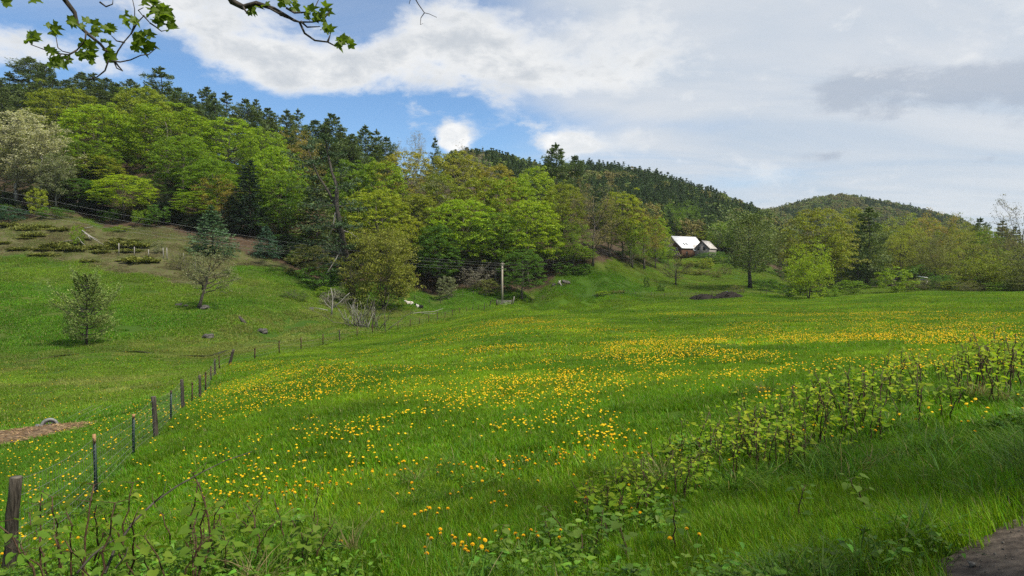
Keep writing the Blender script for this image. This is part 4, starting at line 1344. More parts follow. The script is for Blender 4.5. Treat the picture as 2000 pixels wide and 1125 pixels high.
def dandelions():
    rng = np.random.default_rng(9)
    heads = []
    for i in range(3):
        hd, st = dandelion_meshes(i)
        heads.append((hd.mesh('dandelion_head', M['petal'], True), st.mesh('dandelion_stem', M['stem'], True)))
    xs, ys = [], []
    for r0, r1, dens in ((4.3, 9, 14.0), (9, 16, 60), (16, 34, 46), (34, 70, 13), (70, 140, 3.2)):
        A = math.radians(46) * (r1 ** 2 - r0 ** 2)
        N = int(A * dens)
        a = np.radians(rng.uniform(-46, 46, N)); r = np.sqrt(rng.uniform(r0 ** 2, r1 ** 2, N))
        xs.append(r * np.sin(a)); ys.append(r * np.cos(a))
    x = np.concatenate(xs); y = np.concatenate(ys)
    fo, he, fi = zone(x, y)
    r = np.hypot(x, y)
    px = 1000 + x / y * FPX
    f1 = fbm(x, y, 5.5, 81, 4); f2 = fbm(x, y, 1.5, 82, 3); f3 = fbm(x, y, 17, 83, 3)
    p = smooth01((f1 * .45 + f2 * .40 + f3 * .25 - .475) / .20)
    # the flowers thin out towards the near bank and the far left
    p *= np.clip((r - 3.5) / 7, .25, 1)
    p *= np.interp(px, [350, 480, 700, 900, 1100, 1900, 2000], [.06, .5, .6, .8, 1.0, 1.0, .8])
    p *= np.clip((road_side(x, y) - 1.0) / 4, .12, 1)
    p *= np.where(r > 55, smooth01((f3 - .36) / .25) * 1.2, 1)
    edge = np.array(FENCE_XY)
    p = np.where(fi > 0, p, 0.05 * smooth01((f3 - .4) / .2) * (r < 80) + 0.10 * (r < 30) * smooth01((f1 - .45) / .15))
    ok = (rng.uniform(size=len(x)) < p) & (fo == 0) & (he == 0) & (road_side(x, y) > .5) & ~straw_mask(x, y) & (r < 138)
    x, y, r = x[ok], y[ok], r[ok]
    z = H(x, y)
    hh = rng.uniform(.10, .18, len(x)) + 0.02 * (r > 30)
    ex_ = []
    for cpx, cY, k in ((840, 7.0, 8), (870, 5.9, 5), (925, 5.5, 6), (900, 5.7, 4), (1010, 5.8, 5), (1045, 5.5, 4), (1070, 5.6, 2), (1300, 5.2, 3), (1235, 6.2, 2), (775, 6.6, 2), (560, 8.4, 6), (575, 8.0, 5), (980, 6.9, 3), (820, 5.4, 2), (960, 5.3, 4)):
        cx0, cy0 = XY(cpx, cY)
        for _ in range(k): ex_.append((cx0 + rng.normal() * .10, cy0 + rng.normal() * .14))
    ex_ = np.array(ex_)
    x = np.concatenate([x, ex_[:, 0]]); y = np.concatenate([y, ex_[:, 1]]); r = np.hypot(x, y); z = H(x, y); hh = np.concatenate([hh, rng.uniform(.16, .24, len(ex_))])
    order = np.argsort(r)
    az = np.abs(np.arctan2(x, y))
    ind = [i for i in order if az[i] < math.radians(38)][:290]
    for i in ind:
        hd, st = heads[i % 3]
        root = thing('dandelion', 'single yellow dandelion flower in the near meadow grass', 'dandelion', (x[i], y[i], z[i] + hh[i] * 1.0), rng.uniform(0, 6.28), 'dandelions in the near meadow')
        root.rotation_euler = (rng.normal() * .28, rng.normal() * .28, rng.uniform(0, 6.28))
        s = rng.uniform(.8, 1.2)
        root.scale = (s, s, s)
        link('flower_head', hd, root); link('stem', st, root)
    iset = np.zeros(len(x), bool); iset[ind] = True
    q = ~iset
    x, y, z, hh, r = x[q], y[q], z[q], hh[q], r[q]
    N = len(x)
    lowp = []
    for i in range(3):
        mb = MB(); n = 8; th = np.arange(n) * 2 * PI / n
        R = .019
        v = [(0, 0, .013)] + [(R * math.cos(t) * (1 + .15 * (k % 2)), R * math.sin(t) * (1 + .15 * (k % 2)), 0) for k, t in enumerate(th)]
        mb.add(v, np.array([[0, 1 + k, 1 + (k + 1) % n] for k in range(n)]))
        lowp.append(mb.mesh(f'meadow_dandelion_{i}', M['petal'], True))
    rot = np.stack([rng.normal(size=N) * .3, rng.normal(size=N) * .3, rng.uniform(0, 6.28, N)], -1)
    s = rng.uniform(.8, 1.25, N)
    o = scatter('meadow_dandelions', lowp, np.stack([x, y, z + hh], -1), rot, np.stack([s, s, s], -1), rng.integers(0, 3, N), np.tile([.8, .5, .01], (N, 1)))
    tag(o, 'yellow dandelions scattered in bands over the meadow', 'dandelions', kind='stuff')
    print('dandelions', N)


dandelions()


# ------------------------------------------------------------------ fences
def wire_fence():
    x0, y0, z0 = G(301, 17.5)
    root = thing('wire_fence', 'long wire fence of wooden and dark steel posts along the meadow edge', 'fence', (x0, y0, z0))
    off = np.array([x0, y0, z0])
    tops = []
    rng = np.random.default_rng(3)
    for k, (px, pt, pb_, Y, kind, w) in enumerate(FENCE):
        b = np.array(G(px, Y)); h = max(0.8, (pb_ - pt) * Y / FPX)
        lx = 0.0
        if k == 0: lx = 0.09 * h
        if kind == 'lean': lx = 0.30 * h
        lx += rng.normal() * .02 * h
        top = b + np.array([lx, rng.normal() * .02 * h, h])
        tops.append((b, top, kind))
        bb, tt = b - off - np.array([0, 0, .1]), top - off
        mb = MB()
        if kind == 'tee':
            a = rng.uniform(-.3, .3)
            cu = 0.028 if Y < 30 else (0.035 if Y < 50 else .05)
            for (dx, dy, wx, wy) in ((0, 0, cu, .008), (0, cu * .5, .008, cu)):
                v = []
                for q in (bb, tt):
                    for sx, sy in ((-1, -1), (1, -1), (1, 1), (-1, 1)):
                        v.append((q[0] + dx + sx * wx, q[1] + dy + sy * wy, q[2]))
                mb.add(v, [np.array([[0, 1, 5, 4], [1, 2, 6, 5], [2, 3, 7, 6], [3, 0, 4, 7]]), np.array([[4, 5, 6, 7], [3, 2, 1, 0]])])
            for s in range(int(h / .055)):
                c = bb + (tt - bb) * (s * .055 / h + .05)
                if Y < 26:
                    box(mb, c + np.array([-.012, -.022, -.008]), c + np.array([.012, -.006, .008]))
            o = link('steel_post', mb.mesh('steel_post', M['green_metal'] if k < 5 else M['rust_dark']), root)
            if Y < 60:
                cap = MB(); c0 = tt - (tt - bb) * (.12 if k == 1 else .07)
                tube(cap, [c0, tt + np.array([0, 0, .01])], [cu * 1.15, cu * 1.15], 6)
                tag(link('rusty_tip', cap.mesh('rusty_tip', M['rust'] if k in (1, 2) else M['rust_dark']), o), 'bare rusty top of the post' if k in (1, 2) else None)
        else:
            n = 7
            t = np.linspace(0, 1, n)[:, None]
            pts = bb + (tt - bb) * t + rng.normal(size=(n, 3)) * .006
            rad = w / 2 * (1.04 - .10 * t[:, 0]) * rng.uniform(.97, 1.03, n)
            tube(mb, pts, rad, 12)
            o = link('wooden_post', mb.mesh('wooden_post', M['post_wood'], False), root)
            cap = MB(); tube(cap, [pts[-1] - np.array([0, 0, .01]), pts[-1] + np.array([0, 0, .008])], [rad[-1] * .98, rad[-1] * .9], 12)
            link('cut_top', cap.mesh('cut_top', M['post_top']), o)
    wm = MB()
    for k in range(len(tops) - 1):
        b0, t0, _ = tops[k]; b1, t1, _ = tops[k + 1]
        if k > 26: break
        L = np.linalg.norm(b1 - b0)
        rad = 0.0022 if b0[1] < 30 else 0.004
        lv = (.06, .18, .30, .44, .60, .78, .95) if b0[1] < 40 else (.1, .35, .6, .9)
        nn = 5
        for f in lv:
            p0, p1 = b0 + (t0 - b0) * f, b1 + (t1 - b1) * f
            t = np.linspace(0, 1, nn)[:, None]
            pts = p0 + (p1 - p0) * t; pts[:, 2] -= np.sin(t[:, 0] * PI) * .015 * L * .3
            # follow the ground between the posts
            gzs = H(pts[:, 0], pts[:, 1]); lin = b0[2] + (b1[2] - b0[2]) * t[:, 0]
            pts[:, 2] += (gzs - lin) * .7
            tube(wm, pts - off, rad, 3, False)
        if b0[1] < 22:
            for q in np.arange(.15, L, .17):
                f = q / L; p = b0 + (b1 - b0) * f; hh = np.linalg.norm(t0 - b0) * (1 - f) + np.linalg.norm(t1 - b1) * f
                z = Hs(p[0], p[1]) * .7 + p[2] * .3
                tube(wm, np.array([(p[0], p[1], z + hh * .05), (p[0], p[1], z + hh * .93)]) - off, .0016, 3, False)
    link('wire_mesh', wm.mesh('wire_mesh', M['wire']), root)


wire_fence()


def small_fence(label, spots, hpx, rad, nm='post_fence', mat='post_wood', wires=True):
    b0 = np.array(G(*spots[0]))
    root = thing(nm, label, 'fence', tuple(b0))
    rng = np.random.default_rng(len(spots))
    tops = []
    for i, (px, Y) in enumerate(spots):
        b = np.array(G(px, Y)); h = hpx[i % len(hpx)] * Y / FPX
        t = b + np.array([rng.normal() * .05 * h, 0, h])
        mb = MB(); tube(mb, [b - b0 - (0, 0, .1), (b + t) / 2 - b0, t - b0], [rad, rad * .97, rad * .9], 8)
        link('post', mb.mesh('post', M[mat]), root); tops.append((b, t))
    if wires:
        wm = MB()
        for (a, ta), (b, tb) in zip(tops[:-1], tops[1:]):
            for f in (.45, .85):
                tube(wm, np.array([a + (ta - a) * f, b + (tb - b) * f]) - b0, .006, 3, False)
        link('wire', wm.mesh('fence_wire', M['wire']), root)


small_fence('thin post fence along the back edge of the meadow below the farmhouse', [(1010,151),(1026,152),(1060,152),(1166,153),(1218,153),(1242,153),(1272,153),(1298,153),(1329,153),(1360,153),(1391,152),(1421,152),(1453,152),(1486,151),(1497,151),(1530,150)], [8, 7, 9, 7], .06)
small_fence('grey weathered posts of a pasture fence on the brown heath', [(233,119),(263,119),(291,119),(320,119),(327,118),(360,116),(382,115)], [24, 18, 14, 20, 24], .075, mat='bark_grey')
small_fence('dark posts below the forest edge near the lying cattle', [(810,139),(838,141),(860,142),(882,144),(904,145),(925,147),(950,148)], [9, 8, 9], .06)


def gate():
    a = np.array(G(970, 142.5)); b = np.array(G(1000, 143))
    root = thing('field_gate', 'grey tubular metal gate between dark posts at the meadow corner', 'gate', tuple(a))
    d = b - a
    for nm, p, h, r in (('gate_post', a, 1.25, .14), ('gate_post', b, 1.45, .12)):
        mb = MB(); tube(mb, [p - a - (0, 0, .1), p - a + np.array([0, 0, h])], [r, r * .95], 8)
        link(nm, mb.mesh(nm, M['post_wood']), root)
    gp = np.array(G(1002, 144)) - a
    mb = MB(); tube(mb, [gp, gp + np.array([.25, 0, 1.9])], [.09, .08], 8); tag(link('brace_post', mb.mesh('brace_post', M['bark_grey']), root), 'taller pale post at the hinge')
    for z in (.35, .62, .9, 1.15):
        mb = MB(); tube(mb, [d * .03 + (0, 0, z), d * .97 + (0, 0, z)], [.045, .045], 6)
        link('rail', mb.mesh('gate_rail', M['bark_grey']), root)
    mb = MB(); tube(mb, [d * .05 + (0, -.05, .3), d * .95 + (0, -.05, 1.15)], [.03, .03], 6)
    link('brace', mb.mesh('gate_brace', M['bark_grey']), root)
    mb = MB()
    for f in (.04, .5, .96): tube(mb, [d * f + (0, 0, .3), d * f + (0, 0, 1.2)], [.035, .035], 6)
    link('stile', mb.mesh('gate_stile', M['bark_grey']), root)


gate()


# ------------------------------------------------------------------ power line
def utility_pole(px, Y, pt, label, arms=True):
    x, y, z = G(px, Y)
    h = P(px, pt, Y)[2] - z
    root = thing('utility_pole', label, 'utility pole', (x, y, z))
    mb = MB(); tube(mb, [(0, 0, -.2), (-.03, 0, h * .5), (0.02, 0, h)], [.24, .21, .17], 10)
    link('shaft', mb.mesh('pole_shaft', M['pole'], True), root)
    for k, zz in enumerate((h - .05, h - .55, h - 1.25)):
        ins = MB(); tube(ins, [(0.1, -.1, zz), (.1, -.25, zz + .05), (.1, -.25, zz + .25)], [.05, .06, .04], 6)
        link('insulator', ins.mesh('insulator', M['cable']), root)
    if arms:
        a = MB(); box(a, (-.55, -.26, h - .32), (.55, -.17, h - .22)); link('crossarm', a.mesh('crossarm', M['pole']), root)
    return np.array([x, y, z]), h


pA, hA = utility_pole(981, 145, 513, 'pale wooden utility pole beside the field gate')
pB, hB = utility_pole(1231, 186, 474, 'pale wooden utility pole at the foot of the trees on the grass bank', False)
pole_left = np.array(P(-330, 395, 92)); pole_left[2] = 0
lz = Hs(pole_left[0], pole_left[1])
names = [('uppermost', 0.15, 340, 515), ('second', 0.6, 357, 520), ('third', 1.2, 374, 527), ('lowest', 1.7, 379, 533)]
lroot = thing('utility_pole', 'wooden utility pole beyond the left edge that carries the wires', 'utility pole', (pole_left[0], pole_left[1], lz))
mb = MB(); tube(mb, [(0, 0, -.2), (0, 0, P(0, 305, 92)[2] - lz)], [.2, .15], 10); link('shaft', mb.mesh('pole_shaft', M['pole'], True), lroot)


def wire(a, b, sag, label, rad=.02):
    t = np.linspace(0, 1, 28)[:, None]
    pts = a + (b - a) * t; pts[:, 2] -= 4 * sag * (t * (1 - t))[:, 0]
    mb = MB(); tube(mb, pts - a, rad, 4, False)
    tag(link('power_line', mb.mesh('power_line', M['cable']), None, tuple(a)), label, 'wire', 'overhead wires')


for i, (nm, dz, py0, py1) in enumerate(names):
    a = np.array(P(-330, [297, 314, 333, 341][i], 92)) + np.array([i * .05, -.1, 0])
    b = pA + np.array([0.1 if i else 0, -.25, hA - dz])
    wire(a, b, 2.6, f'{nm} overhead wire sagging across the left forest to the utility pole by the gate', .010)
    c = pB + np.array([.1, -.2, hB - dz * .8])
    wire(b + np.array([0.02, 0, 0]), c, .9, f'{nm} overhead wire between the two utility poles', .007)
wire(pB + np.array([.12, -.15, hB - .5]), np.array(P(1318, 486, 256)), 1.2, 'thin service wire from the right utility pole to the farmhouse', .018)


# ------------------------------------------------------------------ farmhouse
def siding(name, c1, c2, board=0.25, vertical=True, rough=.85):
    m, T = new_mat(name)
    tc = T.n('ShaderNodeTexCoord').outputs['Object']
    f = T.noise(T.n('ShaderNodeMapping', {0: tc, 'Scale': (6, 6, .6) if vertical else (.6, .6, 6)}).outputs[0], 1.2, 5, .65)
    col = T.mix(T.ramp(f, .3, .7), (*c1, 1), (*c2, 1))
    out(T, principled(T, col, rough, .2, T.n('ShaderNodeBump', {'Height': f, 'Strength': .4, 'Distance': .03}).outputs[0]))
    return m


M['brown_wall'] = siding('brown_board_wall', (0.06, 0.032, 0.02), (0.17, 0.085, 0.048))
M['grey_wall'] = siding('weathered_grey_boards', (0.15, 0.13, 0.115), (0.36, 0.33, 0.30))
M['white_roof'] = noisy_mat('white_metal_roof', (0.74, 0.75, 0.76), (0.84, 0.84, 0.84), .6, .38, .02, spec=.5)
M['old_roof'] = noisy_mat('patchy_old_metal_roof', (0.30, 0.27, 0.24), (0.62, 0.60, 0.57), 1.4, .6, .1)
M['white_paint'] = noisy_mat('white_paint', (0.7, 0.7, 0.68), (0.8, 0.8, 0.78), 5, .6, 0)
mg, Tg = new_mat('window_glass'); out(Tg, principled(Tg, (0.02, 0.025, 0.03, 1), .08, .6)); M['glass'] = mg
M['trim_dark'] = noisy_mat('dark_trim', (0.02, 0.016, 0.013), (0.05, 0.04, 0.032), 5, .8, .1)


def gable_block(root, off, L, Wd, eave, ridge, wall, roof, wname, over=.45, z0=-.6, roof_len=None, boards=True, asym=0.0):
    """walls as boards on a body, and a two-slope roof; ridge along local +x from off; the gable end faces -x"""
    ox, oy = off
    w = Wd / 2
    mb = MB()
    v = [(ox, oy - w, z0), (ox, oy + w, z0), (ox, oy + w, eave), (ox, oy, ridge), (ox, oy - w, eave)]
    v += [(a + L, b, c) for a, b, c in v]
    mb.add(v, [np.array([[0, 4, 3, 2, 1]]), np.array([[5, 6, 7, 8, 9]]), np.array([[0, 5, 9, 4], [1, 2, 7, 6], [0, 1, 6, 5]])])
    wo = link('wall', mb.mesh(wname + '_wall', M[wall]), root)
    if boards:
        # upright boards on the gable end and on the front side, each proud of the body
        bw = .42
        k = int(Wd / bw)
        for i in range(k):
            a, b = -w + Wd * i / k + .015, -w + Wd * (i + 1) / k - .015
            tz = lambda y: eave + (ridge - eave) * (1 - abs(y) / w) - .05
            bm = MB(); d = .03 + .012 * (i % 2)
            zz = [(oy + a, z0), (oy + b, z0), (oy + b, tz(b)), (oy + (a + b) / 2, tz((a + b) / 2)), (oy + a, tz(a))]
            v = [(ox - d, y, z) for y, z in zz] + [(ox + .01, y, z) for y, z in zz]
            bm.add(v, [np.array([[4, 3, 2, 1, 0]]), np.array([[0, 1, 6, 5], [1, 2, 7, 6], [2, 3, 8, 7], [3, 4, 9, 8], [4, 0, 5, 9]])])
            link('board', bm.mesh('board', M[wall]), wo)
        k = int(L / bw)
        bm = MB(); box(bm, (.015, -.03, z0), (L / k - .015, .01, eave)); bme = bm.mesh('board', M[wall])
        for i in range(k):
            link('board', bme, wo, (ox + L * i / k, oy - w - .012 * (i % 2), 0))
    sl_ = (ridge - eave) / w
    th = .12
    for s in (-1, 1):
        e = w + over
        rm = MB()
        yz = [(0, ridge + .02), (s * e, ridge - sl_ * e + .02)]
        v = []
        for x in (ox - over, ox + L + over):
            for (y, z) in yz: v += [(x, oy + y, z), (x, oy + y, z + th)]
        rm.add(v, np.array([[0, 1, 3, 2], [4, 6, 7, 5], [0, 4, 5, 1], [2, 3, 7, 6], [1, 5, 7, 3], [0, 2, 6, 4]]))
        ro = link('roof', rm.mesh(wname + '_roof', M[roof]), root)
        if s == -1:
            n = int((L + 2 * over) / .6)
            for i in range(n + 1):
                x = ox - over + (L + 2 * over) * i / n
                x = min(max(x, ox - over + .03), ox + L + over - .03)
                sm = MB()
                v = []
                for xx in (x - .025, x + .025):
                    for (y, z) in yz: v += [(xx, oy + y, z + th - .01), (xx, oy + y, z + th + .05)]
                sm.add(v, np.array([[0, 1, 3, 2], [4, 6, 7, 5], [0, 4, 5, 1], [2, 3, 7, 6], [1, 5, 7, 3], [0, 2, 6, 4]]))
                link('seam', sm.mesh('seam', M[roof]), ro)
    tm = MB()
    for s in (-1, 1):
        e = w + over
        tube(tm, [(ox - over - .03, oy, ridge + .0), (ox - over - .03, oy + s * e, ridge - sl_ * e)], [.13, .13], 4)
    link('bargeboard', tm.mesh('bargeboard', M['trim_dark']), root)
    return wo


def window(root, x, y, z, w, h, axis, frame='white_paint'):
    """window on the -x gable (axis 'x') or the -y side (axis 'y')"""
    fm = MB(); t = .09

    def bx(a0, a1, z0_, z1_, d0, d1, mb):
        if axis == 'x': box(mb, (x - d1, y + a0, z + z0_), (x - d0, y + a1, z + z1_))
        else: box(mb, (x + a0, y - d1, z + z0_), (x + a1, y - d0, z + z1_))
    bx(-w / 2, w / 2, -h / 2, -h / 2 + t, .05, .13, fm); bx(-w / 2, w / 2, h / 2 - t, h / 2, .05, .13, fm)
    bx(-w / 2, -w / 2 + t, -h / 2 + t, h / 2 - t, .05, .13, fm); bx(w / 2 - t, w / 2, -h / 2 + t, h / 2 - t, .05, .13, fm)
    bx(-w / 2 + t, w / 2 - t, -.035, .035, .05, .12, fm)
    o = link('window', fm.mesh('window_frame', M[frame]), root)
    g = MB(); bx(-w / 2 + t, w / 2 - t, -h / 2 + t, h / 2 - t, .055, .075, g); link('pane', g.mesh('pane', M['glass']), o)


def farmhouse():
    x, y, z = P(1317, 500, 252)
    yaw = math.radians(33)
    root = thing('farmhouse', 'dark brown board farmhouse with bright white metal roof in front of the pine hill', 'house', (x, y, z), yaw)
    # main block behind, smaller wing in front
    gable_block(root, (1.6, 2.7), 12.2, 9.6, 2.7, 7.4, 'brown_wall', 'white_roof', 'main', .5)
    gable_block(root, (-.4, -.3), 6.0, 7.4, 3.0, 5.9, 'brown_wall', 'white_roof', 'wing', .4)
    lean = MB()
    v = [(5.6, -4.5, -.6), (9.2, -4.5, -.6), (9.2, -.5, -.6), (5.6, -.5, -.6), (5.6, -4.5, 1.9), (9.2, -4.5, 1.9), (9.2, -.5, 3.5), (5.6, -.5, 3.5)]
    lean.add(v, np.array([[0, 1, 5, 4], [1, 2, 6, 5], [2, 3, 7, 6], [3, 0, 4, 7], [4, 5, 6, 7], [3, 2, 1, 0]]))
    tag(link('side_shed', lean.mesh('side_shed', M['brown_wall']), root), 'low lean-to on the front of the house')
    rf = MB(); v = [(5.5, -4.9, 1.82), (9.5, -4.9, 1.82), (9.5, -.3, 3.68), (5.5, -.3, 3.68)]; v += [(a, b, c + .12) for a, b, c in v]
    rf.add(v, np.array([[0, 1, 5, 4], [1, 2, 6, 5], [2, 3, 7, 6], [3, 0, 4, 7], [4, 5, 6, 7], [3, 2, 1, 0]]))
    link('shed_roof', rf.mesh('shed_roof', M['white_roof']), root)
    for yy in (-1.3, .9): window(root, -.4, yy - .1, 2.3, 1.0, 1.55, 'x')
    window(root, 1.6, 2.7, 5.6, 1.1, 1.2, 'x', 'trim_dark')
    window(root, 2.2, -4.0, 1.0, 1.0, 1.3, 'y', 'trim_dark')
    sl_ = (5.9 - 3.0) / 3.7
    for xx in (2.2, 3.5):
        m = MB(); y0, y1 = -1.9, -2.9
        zf = lambda q: 5.9 - sl_ * (-.3 - q) + .02 + .12
        v = [(xx, y0, zf(y0) + .02), (xx + .62, y0, zf(y0) + .02), (xx + .62, y1, zf(y1) + .02), (xx, y1, zf(y1) + .02)]; v += [(a, b, c + .08) for a, b, c in v]
        m.add(v, np.array([[0, 1, 2, 3], [4, 7, 6, 5], [0, 4, 5, 1], [1, 5, 6, 2], [2, 6, 7, 3], [3, 7, 4, 0]]))
        link('skylight', m.mesh('skylight', M['glass']), root)
    pm = MB()
    box(pm, (-1.8, -4.0, .15), (-.5, 3.4, .32))
    for k in np.linspace(-4.0, 3.3, 9): box(pm, (-1.75, k, -.8), (-1.63, k + .1, 1.15))
    box(pm, (-1.76, -4.0, 1.1), (-1.62, 3.4, 1.2))
    tag(link('porch', pm.mesh('porch', M['grey_wall']), root), 'grey railed porch under the gable')

    x, y, z = P(1371, 502, 250)
    g = thing('grey_barn', 'weathered grey board barn with patchy roof right of the white-roofed farmhouse', 'barn', (x, y, z), math.radians(52))
    gable_block(g, (0, 0), 6.5, 5.6, 3.2, 5.9, 'grey_wall', 'old_roof', 'barn', .3)
    window(g, 0, -.9, 3.1, .9, 1.3, 'x', 'trim_dark'); window(g, 0, 1.3, 3.1, .8, 1.2, 'x', 'trim_dark')
    lk = MB(); v = [(.8, 2.4, -.6), (4.2, 2.4, -.6), (4.2, 5.4, -.6), (.8, 5.4, -.6), (.8, 2.4, 3.4), (4.2, 2.4, 4.6), (4.2, 5.4, 4.6), (.8, 5.4, 3.4)]
    lk.add(v, np.array([[0, 1, 5, 4], [1, 2, 6, 5], [2, 3, 7, 6], [3, 0, 4, 7], [4, 5, 6, 7], [3, 2, 1, 0]]))
    tag(link('link_passage', lk.mesh('link_passage', M['old_roof']), g), 'low grey passage joining barn and house')
    # small hut on the right
    x, y, z = G(1803, 170)
    h = thing('small_hut', 'small grey hut with white roof half hidden in the right woodland', 'hut', (x, y, z + .6), math.radians(-20))
    bm = MB(); box(bm, (-.9, -.9, -.8), (.9, .9, 2.0)); link('wall', bm.mesh('hut_wall', M['grey_wall']), h)
    rf = MB(); v = [(-1.2, -1.2, 2.5), (1.2, -1.2, 2.1), (1.2, 1.2, 2.1), (-1.2, 1.2, 2.5)]; v += [(a, b, c + .12) for a, b, c in v]
    rf.add(v, np.array([[0, 1, 5, 4], [1, 2, 6, 5], [2, 3, 7, 6], [3, 0, 4, 7], [4, 5, 6, 7], [3, 2, 1, 0]]))
    link('roof', rf.mesh('hut_roof', M['white_roof']), h)
    dm = MB(); box(dm, (-.35, -.96, -.6), (.35, -.9, 1.4)); link('door', dm.mesh('hut_door', M['trim_dark']), h)


farmhouse()

# ------------------------------------------------------------------ single trees, shrubs and brush on the pasture
proto('youngpine', conifer(900, 6.5, 5.4, base=0.10, whorls=16, per_whorl=6, ncard=190, card=0.13, gaps=.20, rise=.9, trunk_r=.016, wob=.02), 'bark_dark', 'needle', 6.5, 5.2)
proto('apple', broad_tree(910, 6.5, 6.5, base=0.30, limbs=14, subs=8, per=9, shell=0, leaf=0.12, clump=0.06, twigs=3, lean=.2, trunk_r=.036, top=.7, bend=.0, lump=.25), 'bark_dark', 'leaf', 6.5, 6.5)
proto('apple_bare', broad_tree(911, 6.5, 7.5, base=0.26, limbs=14, subs=9, per=2, shell=0, leaf=0.12, clump=0.05, twigs=4, trunk_r=.03, fork=2, top=.6), 'bark_dark', 'leaf', 6.5, 7.5)
PROTO['apple0'] = PROTO['apple']; PROTO['apple1'] = PROTO['apple_bare']
place_tree('youngpine', 168, 538, 118, 62, 'pine2', 'small bushy young pine standing alone on the green pasture', name='young_pine_tree')
TINT['youngp'] = (0.072, 0.12, 0.035)
bpy.context.view_layer.update()
for o in C.objects:
    if o.parent and o.parent.name == 'young_pine_tree' and o.name.startswith('crown'): o.color = (0.17, 0.225, 0.058, 1)
place_tree('apple0', 388, 497, 105, 85, 'sage', 'gnarled leaning apple tree with pale buds alone on the pasture slope', name='apple_tree', rz=0.2)
place_tree('apple1', 1320, 503, 74, 174, 'reddish', 'dark twiggy bare apple tree below the farmhouse', name='apple_tree', rz=1.2)
BUSHES = [
 ('twigbush0',352,490,46,112,'drab','brown twiggy shrub left of the gnarled apple tree'),
 ('twigbush1',375,500,34,108,'drab','small twiggy shrub close behind the gnarled apple tree'),
 ('bush0',75,370,36,140,'yellow','golden young shrub in front of the dark hemlocks at the left'),
 ('bush1',20,405,70,138,'blue','blue-green shrub at the far left forest edge'),
 ('bush2',110,405,60,139,'deep','dark shrub under the silver poplar'),
 ('twigbush0',575,565,60,104,'deep','dark low twiggy bush in the pasture hollow'),
 ('bush0',600,480,80,128,'drab','brushy dark green shrub below the old leaning pine'),
 ('bush1',625,520,80,122,'deep','dense shrub at the foot of the old leaning pine'),
 ('twigbush1',650,565,60,108,'grey','grey dead brush beside the stream'),
 ('bush2',872,540,40,146,'sage','pale grey-green shrub at the forest edge right of the willow'),
 ('bush0',955,545,50,150,'drab','drab shrub behind the utility pole'),
 ('twigbush0',930,520,70,152,'grey','grey twiggy brush at the forest edge left of the utility pole'),
 ('bush1',1100,512,36,163,'deep','dark evergreen shrub uppermost on the bank'),
 ('bush2',1120,520,40,165,'deep','dark shrub on the bank below the tall bare tree'),
 ('bush0',1140,515,36,166,'deep','dark shrub at the foot of the tall bare tree'),
 ('twigbush1',1098,555,26,157,'drab','twiggy shrub on the lower bank'),
 ('bush1',1178,568,30,154,'bright','low bright bush at the back edge of the meadow'),
 ('twigbush0',1205,568,34,154,'bronze','low brownish bush at the back edge of the meadow'),
 ('bush0',1263,541,12,165,'deep','small round dark bush on the grass bank'),
 ('bush1',1292,553,16,162,'deep','small dark bush left of the dark apple tree'),
 ('bush2',1290,480,60,215,'green','green thicket left of the farmhouse garden'),
 ('bush0',1330,508,52,226,'olive','olive thicket just below the farmhouse'),
 ('bush1',1362,512,48,228,'drab','drab thicket below the grey barn'),
 ('bush2',1378,504,30,222,'yellow','yellow-green shrub below the grey barn'),
 ('bush0',1395,492,60,236,'deep','dark leafy shrub right of the grey barn'),
 ('twigbush1',1375,525,46,205,'reddish','purplish twiggy brush below the thickets'),
 ('twigbush0',1416,520,30,205,'reddish','purplish twiggy bush on the far green lawn'),
 ('bush1',1350,525,46,205,'olive','olive bush behind the dark apple tree'),
 ('bush2',1400,530,20,198,'drab','low drab bush in the far grass'),
 ('twigbush1',1440,556,34,154,'willow','thin leafing shrub behind the manure heaps'),
 ('twigbush0',1400,566,30,153,'drab','sparse dead weeds left of the manure heaps'),
 ('bush0',1500,545,44,160,'deep','dark shrub right of the lone pine'),
 ('bush1',1545,555,50,148,'deep','dark brush left of the lime-topped tree'),
 ('bush2',1615,560,50,147,'green','green brush right of the lime-topped tree'),
 ('bush0',1660,548,60,152,'green','wide green bush right of the lime-topped tree'),
 ('bush1',1750,524,66,146,'bright','bright green bush at the back of the field left of the hut'),
 ('bush2',1785,545,50,150,'drab','drab brush in front of the hut'),
 ('twigbush1',1830,545,70,146,'drab','tangled brown brush right of the hut'),
 ('bush0',1870,548,60,142,'olive','olive brush at the right back of the field'),
 ('bush1',1960,550,60,132,'green','green brush near the right edge of the picture'),
 ('bush2',2010,545,80,128,'drab','drab brush cut by the right edge of the picture'),
 ('twigbush0',1900,550,60,135,'drab','twiggy brush under the wide low tree'),
 ('bush1',1240,500,40,198,'green','green understorey shrub behind the second utility pole'),
 ('bush0',1210,490,50,190,'deep','dark understorey shrub at the top of the grass bank'),
 ('bush2',1700,540,60,190,'deep','dark undergrowth at the foot of the tall dark pine'),
 ('bush0',1640,530,70,190,'olive','olive undergrowth behind the wide green bush'),
 ('bush1',1790,520,70,180,'deep','dark shrub close left of the hut'),
 ('bush0',640,560,60,116,'green','leafy shrub left of the willow'),
 ('bush2',310,470,26,122,'sage','thin pale sapling on the heath'),
 ('bush1',242,440,26,138,'bright','bright sapling low before the small lime maple'),
 ('bush0',1480,580,20,150,'green','tiny green bush right of the manure heaps'),
]
for b in BUSHES:
    place_tree(*b, cat='shrub', minh=.6, sink=.1)
